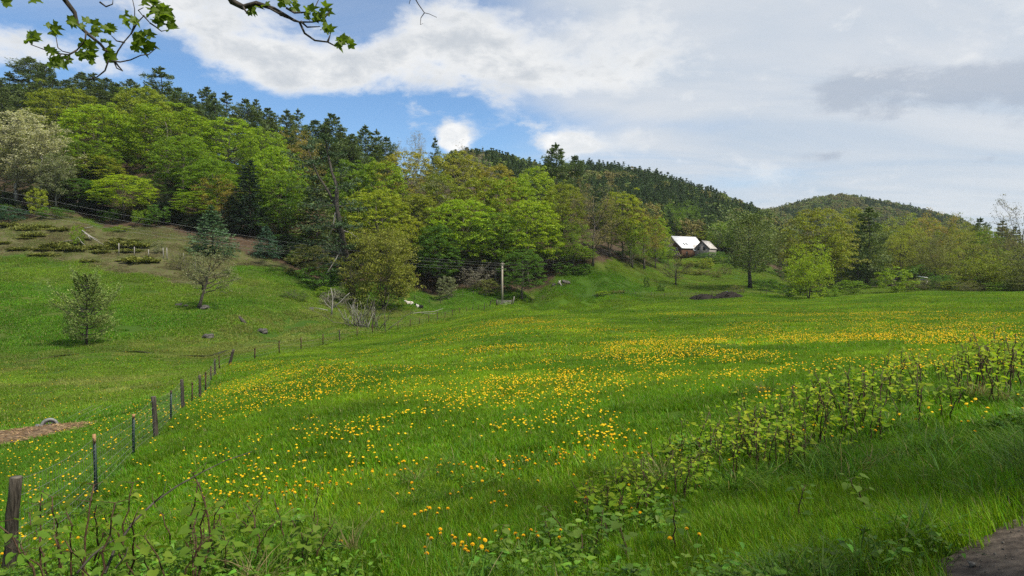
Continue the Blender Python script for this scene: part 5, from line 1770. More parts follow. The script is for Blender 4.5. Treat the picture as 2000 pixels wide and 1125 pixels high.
# understorey along the forest floor
for i in range(60):
    px = random.uniform(-60, 800) if i < 26 else random.uniform(1500, 2100)
    ed = np.interp(px, [-100, 0, 200, 330, 450, 600, 690, 760, 850, 1000, 1130, 1500, 1700, 1840, 2100], [136, 138, 143, 138, 133, 131, 137, 148, 150, 156, 166, 225, 205, 152, 128])
    Y = ed + random.uniform(1, 16)
    g = G(px, Y)
    hgt = random.uniform(1.5, 4.5)
    py = 530 - (g[2] + hgt - CAM_Z) / Y * FPX
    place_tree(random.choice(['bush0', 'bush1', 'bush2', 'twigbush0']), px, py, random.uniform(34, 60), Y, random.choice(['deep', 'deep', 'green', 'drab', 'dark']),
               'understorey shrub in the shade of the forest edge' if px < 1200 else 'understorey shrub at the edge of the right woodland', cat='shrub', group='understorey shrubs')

# juniper mats on the heath
jm = []
for i in range(3):
    rng = np.random.default_rng(930 + i); cr = MB(); n = 1500
    a = rng.uniform(0, 6.28, n); r = np.sqrt(rng.uniform(0, 1, n)); hh = (1 - r ** 2) * (.5 + .5 * np.sin(a * 3 + i)) * .5 + .25
    r = r * (.7 + .3 * np.sin(a * 4 + i * 2) * np.sin(a * 2.5 + 1)); c = np.stack([r * np.cos(a) * 2.0, r * np.sin(a) * 1.6, hh * rng.uniform(.2, 1.0, n) * .7 * (.6 + .8 * vnoise(r * np.cos(a) * 3, r * np.sin(a) * 3, i))], -1)
    d = np.stack([np.cos(a), np.sin(a), rng.uniform(.2, 1.2, n)], -1) + rng.normal(size=(n, 3)) * .4
    needles(cr, c, d, .34 * rng.uniform(.6, 1.4, n), .14, rng)
    jm.append(cr.mesh(f'juniper_{i}', M['needle']))
JUN = [(20,446,2.0),(55,448,2.2),(85,446,2.0),(70,466,2.2),(45,488,2.4),(85,482,2.2),(110,488,2.6),(140,492,2.4),(165,470,1.6),(150,480,2.0),(185,482,2.2),(215,478,2.4),(245,476,2.4),(270,488,2.2),(255,495,2.2),(200,496,2.0),
       (85,497,1.8),(10,470,1.6),(275,516,2.4),(290,512,2.0),(300,475,1.8),(130,468,1.4),(120,450,1.6),(230,462,1.6),(175,505,1.6),(50,470,1.3),(30,478,1.0),(105,474,1.1),(262,470,1.2),(235,503,1.1)]
jrank = {i: k for k, i in enumerate(sorted(range(len(JUN)), key=lambda q: JUN[q][0]))}
for i, (px, py, s) in enumerate(JUN):
    py += random.uniform(-7, 7); s *= random.uniform(.6, 1.05)
    best = min(np.arange(104, 142, 1.0), key=lambda Y: abs(P(px, py, Y)[2] - Hs(*XY(px, Y))))
    o = link('juniper', jm[i % 3], None, G(px, best))
    o.rotation_euler = (0, 0, random.uniform(-.5, .5) + (PI if i % 2 else 0)); o.scale = (s * random.uniform(.6, 1.0), s * random.uniform(.6, 1.1), s * random.uniform(.6, .9))
    k = random.uniform(.8, 1.2); o.color = (0.15 * k, 0.165 * k, 0.03 * k, 1)
    tag(o, f'low spreading olive juniper mat on the brown heath, {ORD[jrank[i]]} counted from the left', 'juniper', 'juniper mats on the heath')


def branchy(name, label, cat, paths, rads, mat, sides=5, origin=None, part='limb'):
    o0 = np.array(origin if origin is not None else paths[0][0])
    root = thing(name, label, cat, tuple(o0))
    for p, r in zip(paths, rads):
        mb = MB(); p = np.array(p, float) - o0
        tube(mb, p, np.linspace(r, r * .35, len(p)), sides)
        link(part, mb.mesh(part, M[mat], True), root)
    return root


def pix_path(pts, Y, dy=0.0):
    return [P(a, b, Y + dy * i) for i, (a, b) in enumerate(pts)]


# fallen dead branches on the heath, on the bank and by the stream
Yh = 121
branchy('fallen_branch', 'pale fallen dead branches lying on the heath with one green sprig', 'fallen branch',
        [pix_path(q, Yh, .3) for q in (((152,463),(147,472),(141,481)), ((152,463),(160,474),(170,482)), ((160,450),(178,462),(194,470)), ((165,455),(185,468),(203,478)), ((165,446),(175,444),(182,443)), ((172,460),(178,470)), ((140,470),(128,471),(118,473)))],
        [.13, .13, .11, .1, .09, .08, .08], 'bark_grey')
place_tree('bush2', 153, 440, 26, 121.5, 'bright', 'small bright green sprig among the fallen dead branches', cat='shrub', minh=.6)
gb = np.array(G(1090, 157))
branchy('fallen_log', 'two short pale logs lying on the grass bank', 'log', [[gb + np.array([0, 0, .1]), gb + np.array([.6, .5, .9])], [gb + np.array([.8, -.9, -.5]), gb + np.array([.1, -.2, .9])]], [.3, .28], 'bark_grey')
gb = np.array(G(835, 116))
branchy('fallen_branch', 'grey fallen limb lying in the grass right of the thicket', 'fallen branch', [[gb + np.array([-3.5, -1.5, .15]), gb + np.array([-1.5, -.7, .5]), gb + np.array([1.0, 0, .6]), gb + np.array([2.6, .7, 1.1])], [gb + np.array([-1, -.3, .3]), gb + np.array([1.5, -.6, .3])]], [.08, .06], 'bark_grey')
gb = np.array(G(640, 100))
branchy('dead_tree', 'small grey dead tree with a long pale limb beside the stream', 'tree',
        [pix_path(q, 98) for q in (((647,620),(649,600),(650,580),(646,562)), ((651,601),(665,590),(676,578),(683,572)), ((648,603),(638,595),(633,586)), ((649,590),(655,575),(653,565)), ((640,606),(622,602),(607,600)), ((648,600),(640,585),(642,570)))],
        [.13, .1, .06, .05, .06, .05], 'bark_grey')


def thicket():
    rng = np.random.default_rng(61)
    b = np.array(G(716, 87))
    root = thing('thicket', 'dense thicket of grey bare stems by the wire fence', 'thicket', tuple(b))
    for i in range(44):
        o = np.array([rng.normal() * 1.1, rng.normal() * .7, -.1])
        d = np.array([rng.normal() * .45 + o[0] * .25, rng.normal() * .3, 1.0]); L = rng.uniform(1.8, 4.3)
        mb = MB()
        tube(mb, limb_path(o, o + d * L, 6, 0, rng, .035), np.linspace(.055, .015, 6), 5)
        for k in range(3):
            s = o + d * L * rng.uniform(.35, .85); e = s + np.array([rng.normal() * .5, rng.normal() * .4, .7]) * rng.uniform(.5, 1.2)
            tube(mb, limb_path(s, e, 4, 0, rng, .04), np.linspace(.02, .008, 4), 3, False)
        link('stem', mb.mesh('thicket_stem', M['bark'] if i % 3 else M['bark_grey'], True), root)
    cr = MB(); n = 420
    c = np.stack([rng.normal(size=n) * 1.4, rng.normal(size=n) * .9, rng.uniform(1.2, 4.2, n)], -1)
    cards(cr, c, rng.normal(size=(n, 3)), .16, .11, rng)
    o = link('foliage', cr.mesh('thicket_leaves', M['leaf']), root); o.color = (0.15, 0.19, 0.03, 1)


thicket()


def rock(px, Y, s, label, mat='stone', name='boulder', cat='boulder', flat=.7, sink=.3):
    rng = np.random.default_rng(int(px))
    import bmesh
    bm = bmesh.new(); bmesh.ops.create_icosphere(bm, subdivisions=3, radius=1)
    for v in bm.verts:
        k = 1 + .35 * (math.sin(v.co.x * 2.3 + px) * math.cos(v.co.y * 2.9 + px) + .5 * math.sin(v.co.z * 4 + v.co.x * 3))
        v.co *= k; v.co.z *= flat
    me = bpy.data.meshes.new(name); bm.to_mesh(me); bm.free(); me.materials.append(M[mat])
    o = link(name, me, None, tuple(np.array(G(px, Y)) + np.array([0, 0, s * flat * (1 - sink) * .5])))
    o.scale = (s, s, s); o.rotation_euler = (0, 0, px)
    tag(o, label, cat)


rock(512, 77, .55, 'dark flat-topped boulder in the pasture left of the thicket')
rock(348, 86, .35, 'small grey stone left of the gnarled apple trunk')
rock(362, 85.6, .28, 'smallest grey stone beside the gnarled apple trunk')
rock(400, 85, .5, 'mossy stone at the foot of the gnarled apple tree')
rock(608, 99, .35, 'pale stone at the stream left of the dead tree')
rock(405, 70, .5, 'dark stone in the worn stream bank below the apple tree')
rock(1105, 158, .8, 'grey boulder among the bank bushes')
rock(1082, 157, .5, 'pale stone on the bank above the logs')
gb = np.array(G(472, 79))
branchy('stump', 'short dark broken stump leaning on the pasture slope', 'stump', [[gb + np.array([.3, 0, -.15]), gb + np.array([0, 0, .35]), gb + np.array([-.35, 0, .75])]], [.3], 'bark_dark', 8, part='trunk')


# ------------------------------------------------------------------ manure heaps
def heap(px, Y, w, h, label):
    x, y, z = G(px, Y)
    rng = np.random.default_rng(int(px))
    root = thing('manure_heap', label, 'heap', (x, y, z))
    n, m = 34, 14
    mb = MB()
    a = np.linspace(0, 2 * PI, n, endpoint=False); r = np.linspace(1, 0, m)
    v = []
    for q in r:
        k = 1 + .12 * np.sin(a * 3 + px) + .08 * np.sin(a * 7 + 1)
        xx = np.cos(a) * q * k * w / 2; yy = np.sin(a) * q * k * w * .32
        zz = h * (1 - q ** 2.0) * (.8 + .4 * fbm(xx + px, yy, .9, 3)) + (fbm(xx, yy + px, .3, 6) - .5) * .22 * (q < .99) - .05
        v.append(np.stack([xx, yy, zz], -1))
    i = np.arange(m - 1)[:, None] * n; j = np.arange(n)[None]; j2 = (j + 1) % n
    mb.add(np.concatenate(v), np.stack([i + j, i + j2, i + n + j2, i + n + j], -1).reshape(-1, 4))
    link('mound', mb.mesh('mound', M['soil'], False), root)
    cl = MB()
    for k in range(150):
        q = math.sqrt(rng.uniform()); t = rng.uniform(0, 6.28)
        c = np.array([math.cos(t) * q * w * .5, math.sin(t) * q * w * .32, h * (1 - q ** 2) * .95])
        s = rng.uniform(.06, .2)
        b = rng.normal(size=(8, 3)) * s * .25 + np.array([(p, q_, r_) for p in (-1, 1) for q_ in (-1, 1) for r_ in (-1, 1)]) * s * np.array([.6, .6, .35])
        cl.add(c + b, BOXF)
    o = link('clods', cl.mesh('clods', M['soil']), root); o['kind'] = 'stuff'
    return root


heap(1376, 143, 6.0, 1.15, 'dark brown manure heap, the lower one on the left')
hp = heap(1424, 142, 6.6, 1.35, 'dark brown manure heap with a scrap of blue on top, on the right')
mb = MB(); box(mb, (-1.0, -.2, 1.22), (-.35, .2, 1.36)); mblue = noisy_mat('blue_plastic', (0.05, 0.08, 0.2), (0.1, 0.15, 0.3), 6, .5, .1)
tag(link('blue_scrap', mb.mesh('blue_scrap', mblue), hp), 'scrap of blue plastic')


# ------------------------------------------------------------------ straw patch and half-buried wheel
def straw_patch():
    rng = np.random.default_rng(15)
    x0, y0 = STRAW
    root = thing('straw_heap', 'flat patch of brown straw and dirt beyond the fence at the left edge', 'straw heap', (x0, y0, Hs(x0, y0)))
    z0 = Hs(x0, y0)
    n, m = 60, 12
    a = np.linspace(0, 2 * PI, n, endpoint=False)
    mb = MB(); V = []
    for q in np.linspace(1, 0, m):
        u = np.cos(a) * 2.6 * q * (1 + .1 * np.sin(a * 5)); v = np.sin(a) * 1.35 * q * (1 + .14 * np.sin(a * 4 + 2))
        xx = x0 + u; yy = y0 + v + .16 * u
        zz = H(xx, yy) + .02 + .22 * (1 - q ** 2) * fbm(xx, yy, .9, 7) * 1.4 + (fbm(xx, yy, .22, 8) - .5) * .1 * (q < .99)
        V.append(np.stack([xx - x0, yy - y0, zz - z0], -1))
    i = np.arange(m - 1)[:, None] * n; j = np.arange(n)[None]; j2 = (j + 1) % n
    mb.add(np.concatenate(V), np.stack([i + j, i + j2, i + n + j2, i + n + j], -1).reshape(-1, 4))
    link('mound', mb.mesh('straw_mound', M['straw_dirt'], True), root)
    st = MB(); k = 2600
    q = np.sqrt(rng.uniform(size=k)); t = rng.uniform(0, 6.28, k)
    u, v = np.cos(t) * q * 2.7, np.sin(t) * q * 1.4
    xx, yy = x0 + u, y0 + v + .16 * u
    c = np.stack([u, v + .16 * u, H(xx, yy) - z0 + .05 + .2 * (1 - q ** 2) * rng.uniform(.3, 1.1, k)], -1)
    d = rng.normal(size=(k, 3)); d[:, 2] *= .3
    needles(st, c, d, .2, .018, rng)
    ms = leaf_mat('straw', (0.26, 0.17, 0.085), .1, var=.6)
    o = link('straw', st.mesh('straw', ms), root); o['kind'] = 'stuff'
    # wheel
    wx, wy = XY(92, 24.6)
    wz = Hs(wx, wy)
    w = thing('half_buried_wheel', 'grey metal wheel half buried at the end of the straw patch', 'wheel', (wx, wy, wz + .09), math.radians(28))
    R = .24
    th = np.linspace(0, 2 * PI, 29)
    ty = MB(); tube(ty, np.stack([np.cos(th) * R, 0 * th, np.sin(th) * R], -1), .055, 10, False)
    mgrey = noisy_mat('dull_grey_metal', (0.10, 0.10, 0.10), (0.24, 0.24, 0.235), 9, .6, .2)
    mdk = noisy_mat('dark_rim', (0.02, 0.02, 0.022), (0.07, 0.07, 0.072), 9, .6, .2)
    link('tyre', ty.mesh('tyre', mgrey, True), w)
    rm = MB(); tube(rm, np.stack([np.cos(th) * R * .78, 0 * th, np.sin(th) * R * .78], -1), .035, 8, False); link('rim', rm.mesh('rim', mdk, True), w)
    hb = MB(); tube(hb, [(0, -.09, 0), (0, .09, 0)], [.06, .06], 12); ho = link('hub', hb.mesh('hub', mgrey, True), w)
    for k in range(7):
        sp = MB(); t = k * 2 * PI / 7; tube(sp, [(math.cos(t) * .05, 0, math.sin(t) * .05), (math.cos(t) * R * .8, 0, math.sin(t) * R * .8)], [.02, .016], 6); link('spoke', sp.mesh('spoke', mgrey), w)
    pl = MB(); v = [(-.42, -.16, .02), (-.2, -.2, -.05), (-.18, -.1, .06), (-.4, -.06, .12)]; v += [(a_, b_, c_ + .02) for a_, b_, c_ in v]
    pl.add(v, np.array([[0, 3, 2, 1], [4, 5, 6, 7], [0, 1, 5, 4], [1, 2, 6, 5], [2, 3, 7, 6], [3, 0, 4, 7]])); link('bracket', pl.mesh('bracket', mgrey), w)
    wr = thing('loose_wire', 'thin loose wires slanting through the grass beside the half-buried wheel', 'wire', (wx, wy, wz))
    for k in range(3):
        lw = MB(); s = np.array([.05 + k * .35, .3, .05]); tube(lw, [s, s + np.array([.5, .3, .35]), s + np.array([1.0, .6, .62])], [.003, .003, .003], 4); link('strand', lw.mesh('strand', M['cable']), wr)


straw_patch()


# ------------------------------------------------------------------ cattle lying in the pasture
def calf(px, Y, rz, label, patch):
    x, y, z = G(px, Y)
    me = bpy.data.meshes.new('calf')
    #      body chain, neck, head, legs
    V = [(-.62, 0, .30), (-.35, 0, .36), (0, 0, .36), (.32, 0, .38), (.50, 0, .50), (.62, 0, .70), (.80, 0, .74), (.97, 0, .62),
         (-.45, .25, .16), (-.15, .34, .08), (-.42, .36, .06), (.30, .22, .16), (.55, .30, .07), (.30, .33, .06), (-.80, .05, .22),
         (.30, -.22, .16), (.55, -.28, .07), (-.45, -.25, .16), (-.15, -.32, .08), (.68, .13, .83), (.68, -.13, .83), (-.84, .06, .05)]
    E = [(0, 1), (1, 2), (2, 3), (3, 4), (4, 5), (5, 6), (6, 7), (1, 8), (8, 9), (9, 10), (3, 11), (11, 12), (12, 13), (0, 14), (3, 15), (15, 16), (1, 17), (17, 18), (5, 19), (5, 20), (14, 21)]
    Rr = [.24, .28, .28, .26, .17, .14, .12, .075, .15, .06, .05, .11, .05, .045, .04, .11, .05, .15, .06, .04, .04, .02]
    me.from_pydata(V, E, [])
    o = link('calf', me, None, (x, y, z)); o.rotation_euler = (0, 0, rz); o.scale = (1.0, 1.0, 1.0)
    md = o.modifiers.new('skin', 'SKIN')
    for k, sv in enumerate(me.skin_vertices[0].data):
        sv.radius = (Rr[k], Rr[k]); sv.use_root = (k == 2)
    ss = o.modifiers.new('sub', 'SUBSURF'); ss.levels = 2; ss.render_levels = 2
    m, T = new_mat('cattle_coat')
    tc = T.n('ShaderNodeTexCoord').outputs['Object']
    f = T.noise(T.n('ShaderNodeMapping', {0: tc, 'Location': (px, 0, 0)}).outputs[0], 1.5, 2)
    sx = T.n('ShaderNodeSeparateXYZ', {0: tc}).outputs[0]
    if patch == 'pale':
        c = T.mix(T.ramp(f, .60, .64), (.48, .45, .40, 1), (.2, .14, .1, 1))
    else:
        c = T.mix(T.ramp(T.m('ADD', T.m('MULTIPLY', T.m('SUBTRACT', f, .5), .6), sx), .10, .16), (.012, .011, .011, 1), (.5, .48, .45, 1))
        c = T.mix(T.ramp(sx, .55, .6), c, (.012, .011, .011, 1))
    out(T, principled(T, c, .8, .2)); me.materials.append(m)
    tag(o, label, 'calf', 'cattle lying in the pasture')


calf(799, 127, PI + .3, 'pale calf lying in the grass below the forest edge', 'pale')
calf(819, 126, PI - .1, 'black calf with white chest lying right of the pale one', 'black')

# ------------------------------------------------------------------ knotweed along the road bank
def heart_leaf(L, seed=0, droop=.3, cup=.25):
    mid = [(0, 0), (.32, 0), (.68, 0), (1, 0)]
    side = [(-.09, .24), (.14, .40), (.46, .37), (.78, .17)]
    v = []; fs3, fs4 = [], []
    f = lambda x, y: (x * L, y * L, (cup * abs(y) - droop * x * x) * L)
    for p in mid: v.append(f(*p))
    for p in side: v.append(f(*p))
    for p in side: v.append(f(p[0], -p[1]))
    for s, o in ((0, 4), (1, 8)):
        t = [(0, o + 1, o), (2, 3, o + 3)]; q = [(0, 1, o + 2, o + 1), (1, 2, o + 3, o + 2)]
        fs3 += t if s == 0 else [a[::-1] for a in t]; fs4 += q if s == 0 else [a[::-1] for a in q]
    return np.array(v), [np.array(fs3), np.array(fs4)]


M['knot_leaf'] = leaf_mat('knotweed_leaf', 'object', .48, rough=.6, spec=.14, var=.3, hue=.02)
M['knot_stem'] = noisy_mat('knotweed_stem', (0.035, 0.019, 0.012), (0.10, 0.06, 0.035), 30, .6, .2)
LEAFM = []
for i, (L, dr, cu) in enumerate(((.07, .35, .3), (.085, .5, .2), (.10, .25, .35), (.05, .1, .5))):
    mb = MB(); v, f = heart_leaf(L, i, dr, cu); mb.add(v, f); LEAFM.append(mb.mesh(f'knotweed_leaf_{i}', M['knot_leaf'], True))
KN = []
for i in range(8):
    rng = np.random.default_rng(700 + i)
    n = 8
    pts = np.zeros((n, 3)); az_ = rng.uniform(0, 6.28); ben = rng.uniform(.05, .3)
    for k in range(1, n):
        t = k / (n - 1)
        pts[k] = (math.cos(az_) * ben * t ** 2 + (.012 if k % 2 else -.012), math.sin(az_) * ben * t ** 2 + rng.normal() * .012, t * (1 - .15 * ben))
    sm = MB(); tube(sm, pts - np.array([0, 0, .03]), np.linspace(.0115, .005, n), 6)
    leaves = []
    lv = MB()
    cnt = 0
    for k in range(3, n):
        nb = 1 if k < n - 2 else 2
        for b in range(nb + (rng.uniform() < .5)):
            a = cnt * 2.5 + rng.uniform(-.5, .5) + i; cnt += 1
            L0 = rng.uniform(.04, .13)
            d = np.array([math.cos(a), math.sin(a), rng.uniform(.15, .8)])
            e = pts[k] + d * L0
            tube(sm, [pts[k] - np.array([0, 0, .03]), e - np.array([0, 0, .03])], [.0035, .002], 4, False)
            li = 3 if (k == n - 1 and b) else int(rng.integers(0, 3))
            rot = Euler((rng.normal() * .45, rng.uniform(-.5, .6), a + rng.normal() * .3), 'XYZ')
            loc = Vector(e - np.array([0, 0, .03]))
            leaves.append((li, rot, loc))
            Mx = Matrix.Translation(loc) @ rot.to_matrix().to_4x4()
            vv, ff = heart_leaf((.07, .085, .10, .05)[li], 0, (.35, .5, .25, .1)[li], (.3, .2, .35, .5)[li])
            vv = np.array([tuple(Mx @ Vector(q)) for q in vv]); lv.add(vv, ff)
    KN.append((sm.mesh(f'knotweed_stem_{i}', M['knot_stem'], True), lv.mesh(f'knotweed_foliage_{i}', M['knot_leaf'], True), leaves))


def knot(x, y, h, i, label, group, singles, tint=(0.215, 0.30, 0.018)):
    st, fo, leaves = KN[i % 8]
    root = thing('knotweed', label, 'knotweed', (x, y, Hs(x, y)), random.uniform(0, 6.28), group)
    k = random.uniform(.8, 1.15)
    s = (h / .9) ** .5
    root.scale = (s, s, h)
    link('stem', st, root)
    col = (tint[0] * k * random.uniform(.85, 1.15), tint[1] * k, tint[2] * k, 1)
    if singles:
        for li, rot, loc in leaves:
            o = link('leaf', LEAFM[li], root, loc); o.rotation_euler = rot; o.scale = (1 / s * 1.0, 1 / s * 1.0, 1 / h * s if False else 1.0 / s); o.color = col
    else:
        o = link('foliage', fo, root); o.color = col


rk = np.random.default_rng(44)
# left clump near the first fence post
for i in range(44):
    px = rk.uniform(60, 500) if i < 38 else rk.uniform(500, 620)
    Y = rk.uniform(4.7, 6.9) + (.6 if px > 420 else 0)
    x, y = XY(px, Y)
    hgt = rk.uniform(.42, .98) * (1.0 if px < 420 else .6)
    knot(x, y, hgt, i, 'leafy knotweed stalk in the clump beside the near fence post', 'knotweed stalks by the near fence post', Y < 6.1, (0.125, 0.195, 0.02))  # darker leaf tint: the clump's shade is put into the colour
# strip on the right bank
BASE = [(1130, 6.2), (1300, 6.7), (1450, 7.2), (1600, 7.6), (1750, 8.2), (1850, 8.8), (1950, 9.4), (2080, 10.5)]
for i in range(290):
    t = rk.uniform(0, 1) ** .62
    px = 1110 + t * 950
    Yb = np.interp(px, [b[0] for b in BASE], [b[1] for b in BASE])
    dep = rk.uniform(0, 1) * np.interp(px, [1110, 1400, 1700, 2060], [1.0, 2.6, 4.6, 7.0])
    x, y = XY(px, Yb + dep)
    hgt = rk.uniform(.35, .75) * np.interp(px, [1110, 1400, 1700, 2000], [.6, .85, 1.0, 1.3])
    knot(x, y, hgt, i, 'leafy knotweed stalk in the long strip on the right bank', 'knotweed stalks on the right bank', dep < .35 and i % 2 == 0)
for (px, Y, h) in ((1080, 5.6, .35), (1160, 5.3, .4), (1105, 6.0, .4), (1190, 5.7, .35), (1320, 5.2, .5), (1230, 5.0, .35), (1140, 5.1, .3), (970, 5.8, .3), (650, 5.9, .4), (580, 5.7, .45), (1560, 5.6, .4), (1700, 5.4, .4)):
    x, y = XY(px, Y)
    knot(x, y, h, int(px), 'short broad-leaved knotweed shoot among the grass at the bottom of the meadow', 'short knotweed shoots in the near grass', True, (0.12, 0.19, 0.03))

# dead cane leaning over the left clump
cp = [P(a, b, Yc) for a, b, Yc in ((205, 1120, 5.0), (225, 1070, 5.15), (262, 1018, 5.3), (300, 982, 5.5), (345, 950, 5.7), (395, 922, 5.9), (440, 900, 6.1), (492, 882, 6.3))]
branchy('dead_cane', 'long bare brown cane leaning up across the left knotweed clump', 'branch',
        [cp, [cp[3], P(318, 965, 5.5), P(325, 940, 5.5)], [cp[5], P(402, 905, 5.9)], [cp[6], P(438, 888, 6.1)], [P(150, 1120, 4.9), P(180, 1085, 5.0), P(205, 1065, 5.1), P(222, 1055, 5.2)], [P(225, 1110, 5.1), P(245, 1085, 5.2), P(250, 1068, 5.2)]],
        [.011, .005, .004, .003, .010, .006], 'bark_dark', 6, part='cane')


# broad-leaved weeds in the near grass
def weeds():
    rng = np.random.default_rng(71)
    mats = leaf_mat('weed_leaf', 'inst', .35, rough=.5, var=.35)
    protos = []
    for i in range(4):
        mb = MB()
        for k in range(26):
            c = np.array([rng.normal() * .10, rng.normal() * .10, rng.uniform(.05, .2)])
            L = rng.uniform(.03, .065) * (1.3 if i == 0 else 1)
            vv, ff = heart_leaf(L, 0, .3, .2)
            vv[:, 1] *= .7
            R_ = Euler((rng.normal() * .35, rng.uniform(-.4, .5), rng.uniform(0, 6.28))).to_matrix()
            mb.add(np.array([tuple(R_ @ Vector(q)) for q in vv]) + c, ff)
            tube(mb, [c, (c[0] * .3, c[1] * .3, -.02)], [.0015, .002], 3, False)
        protos.append(mb.mesh(f'weeds_{i}', mats, True))
    N = 5200
    a = np.radians(rng.uniform(-46, 46, N)); r = np.sqrt(rng.uniform(3.2 ** 2, 13 ** 2, N))
    x, y = r * np.sin(a), r * np.cos(a)
    px = 1000 + x / y * FPX
    f = fbm(x, y, 1.3, 91)
    lf = np.interp(px, [0, 300, 650, 800, 1050, 1500, 1900], [.45, .5, .3, .0, .15, .15, .1])
    p = smooth01((f + lf * np.clip((10 - r) / 5, 0, 1) - .62) / .2)
    ok = (rng.uniform(size=N) < p) & (road_side(x, y) > .05)
    x, y, r = x[ok], y[ok], r[ok]; N = len(x)
    tint = np.array([0.11, 0.21, 0.016]) * rng.uniform(.75, 1.3, N)[:, None]
    s = rng.uniform(.6, 1.2, N)
    o = scatter('bank_weeds', protos, np.stack([x, y, H(x, y)], -1), np.stack([rng.normal(size=N) * .1, rng.normal(size=N) * .1, rng.uniform(0, 6.28, N)], -1), np.stack([s, s, s], -1), rng.integers(0, 4, N), tint)
    tag(o, 'leafy green weeds growing in the near grass', 'weeds', kind='stuff')


weeds()


def gravel():
    """pebbles and clods on the road edge"""
    rng = np.random.default_rng(23)
    protos = []
    for i in range(4):
        mb = MB(); b = rng.normal(size=(8, 3)) * .22 + np.array([(p, q, r) for p in (-1, 1) for q in (-1, 1) for r in (-1, 1)]) * np.array([.6, .5, .35])
        mb.add(b, BOXF); protos.append(mb.mesh(f'pebble_{i}', M['pebble']))
    N = 9000
    x = rng.uniform(-1, 9, N); y = rng.uniform(1.5, 9, N)
    rs = road_side(x, y)
    ok = (rs < .12) & (rs > -2.2) & (rng.uniform(size=N) < np.interp(rs, [-2.2, -.5, .1], [.25, .6, .9]))
    x, y = x[ok], y[ok]; N = len(x)
    s = .006 * np.exp(rng.normal(size=N) * .55)
    o = scatter('gravel', protos, np.stack([x, y, H(x, y) + .018], -1), rng.uniform(0, 6.28, (N, 3)) * np.array([.1, .1, 1]), np.stack([s, s, s], -1), rng.integers(0, 4, N), np.ones((N, 3)))
    tag(o, 'small stones and clods on the dirt road edge', 'gravel', kind='stuff')


M['pebble'] = noisy_mat('pebbles', (0.05, 0.043, 0.036), (0.2, 0.18, 0.15), 3, .9, .2)
gravel()

# ------------------------------------------------------------------ roadside maples: one hangs twigs into the top left, the other shades the right corner
def maple_leaf(L, seed):
    rng = np.random.default_rng(seed)
    ang = np.radians([0, 14, 24, 44, 56, 66, 96, 108, 122, 150])
    rad = np.array([1.0, .72, .62, .92, .70, .56, .68, .52, .52, .32])
    pts = [(math.cos(a) * r * L, math.sin(a) * r * L) for a, r in zip(ang, rad)]
    left = [(x, -y) for x, y in pts[1:]][::-1]
    outl = left + pts
    v = [(0.0, 0.0, 0.0)]
    for x, y in outl:
        v.append((x, y, -.65 * x * x / L + .45 * abs(y) + rng.normal() * .06 * L))
    n = len(outl)
    f = np.array([[0, 1 + i, 1 + (i + 1) % n] for i in range(n - 1)])
    return np.array(v), f


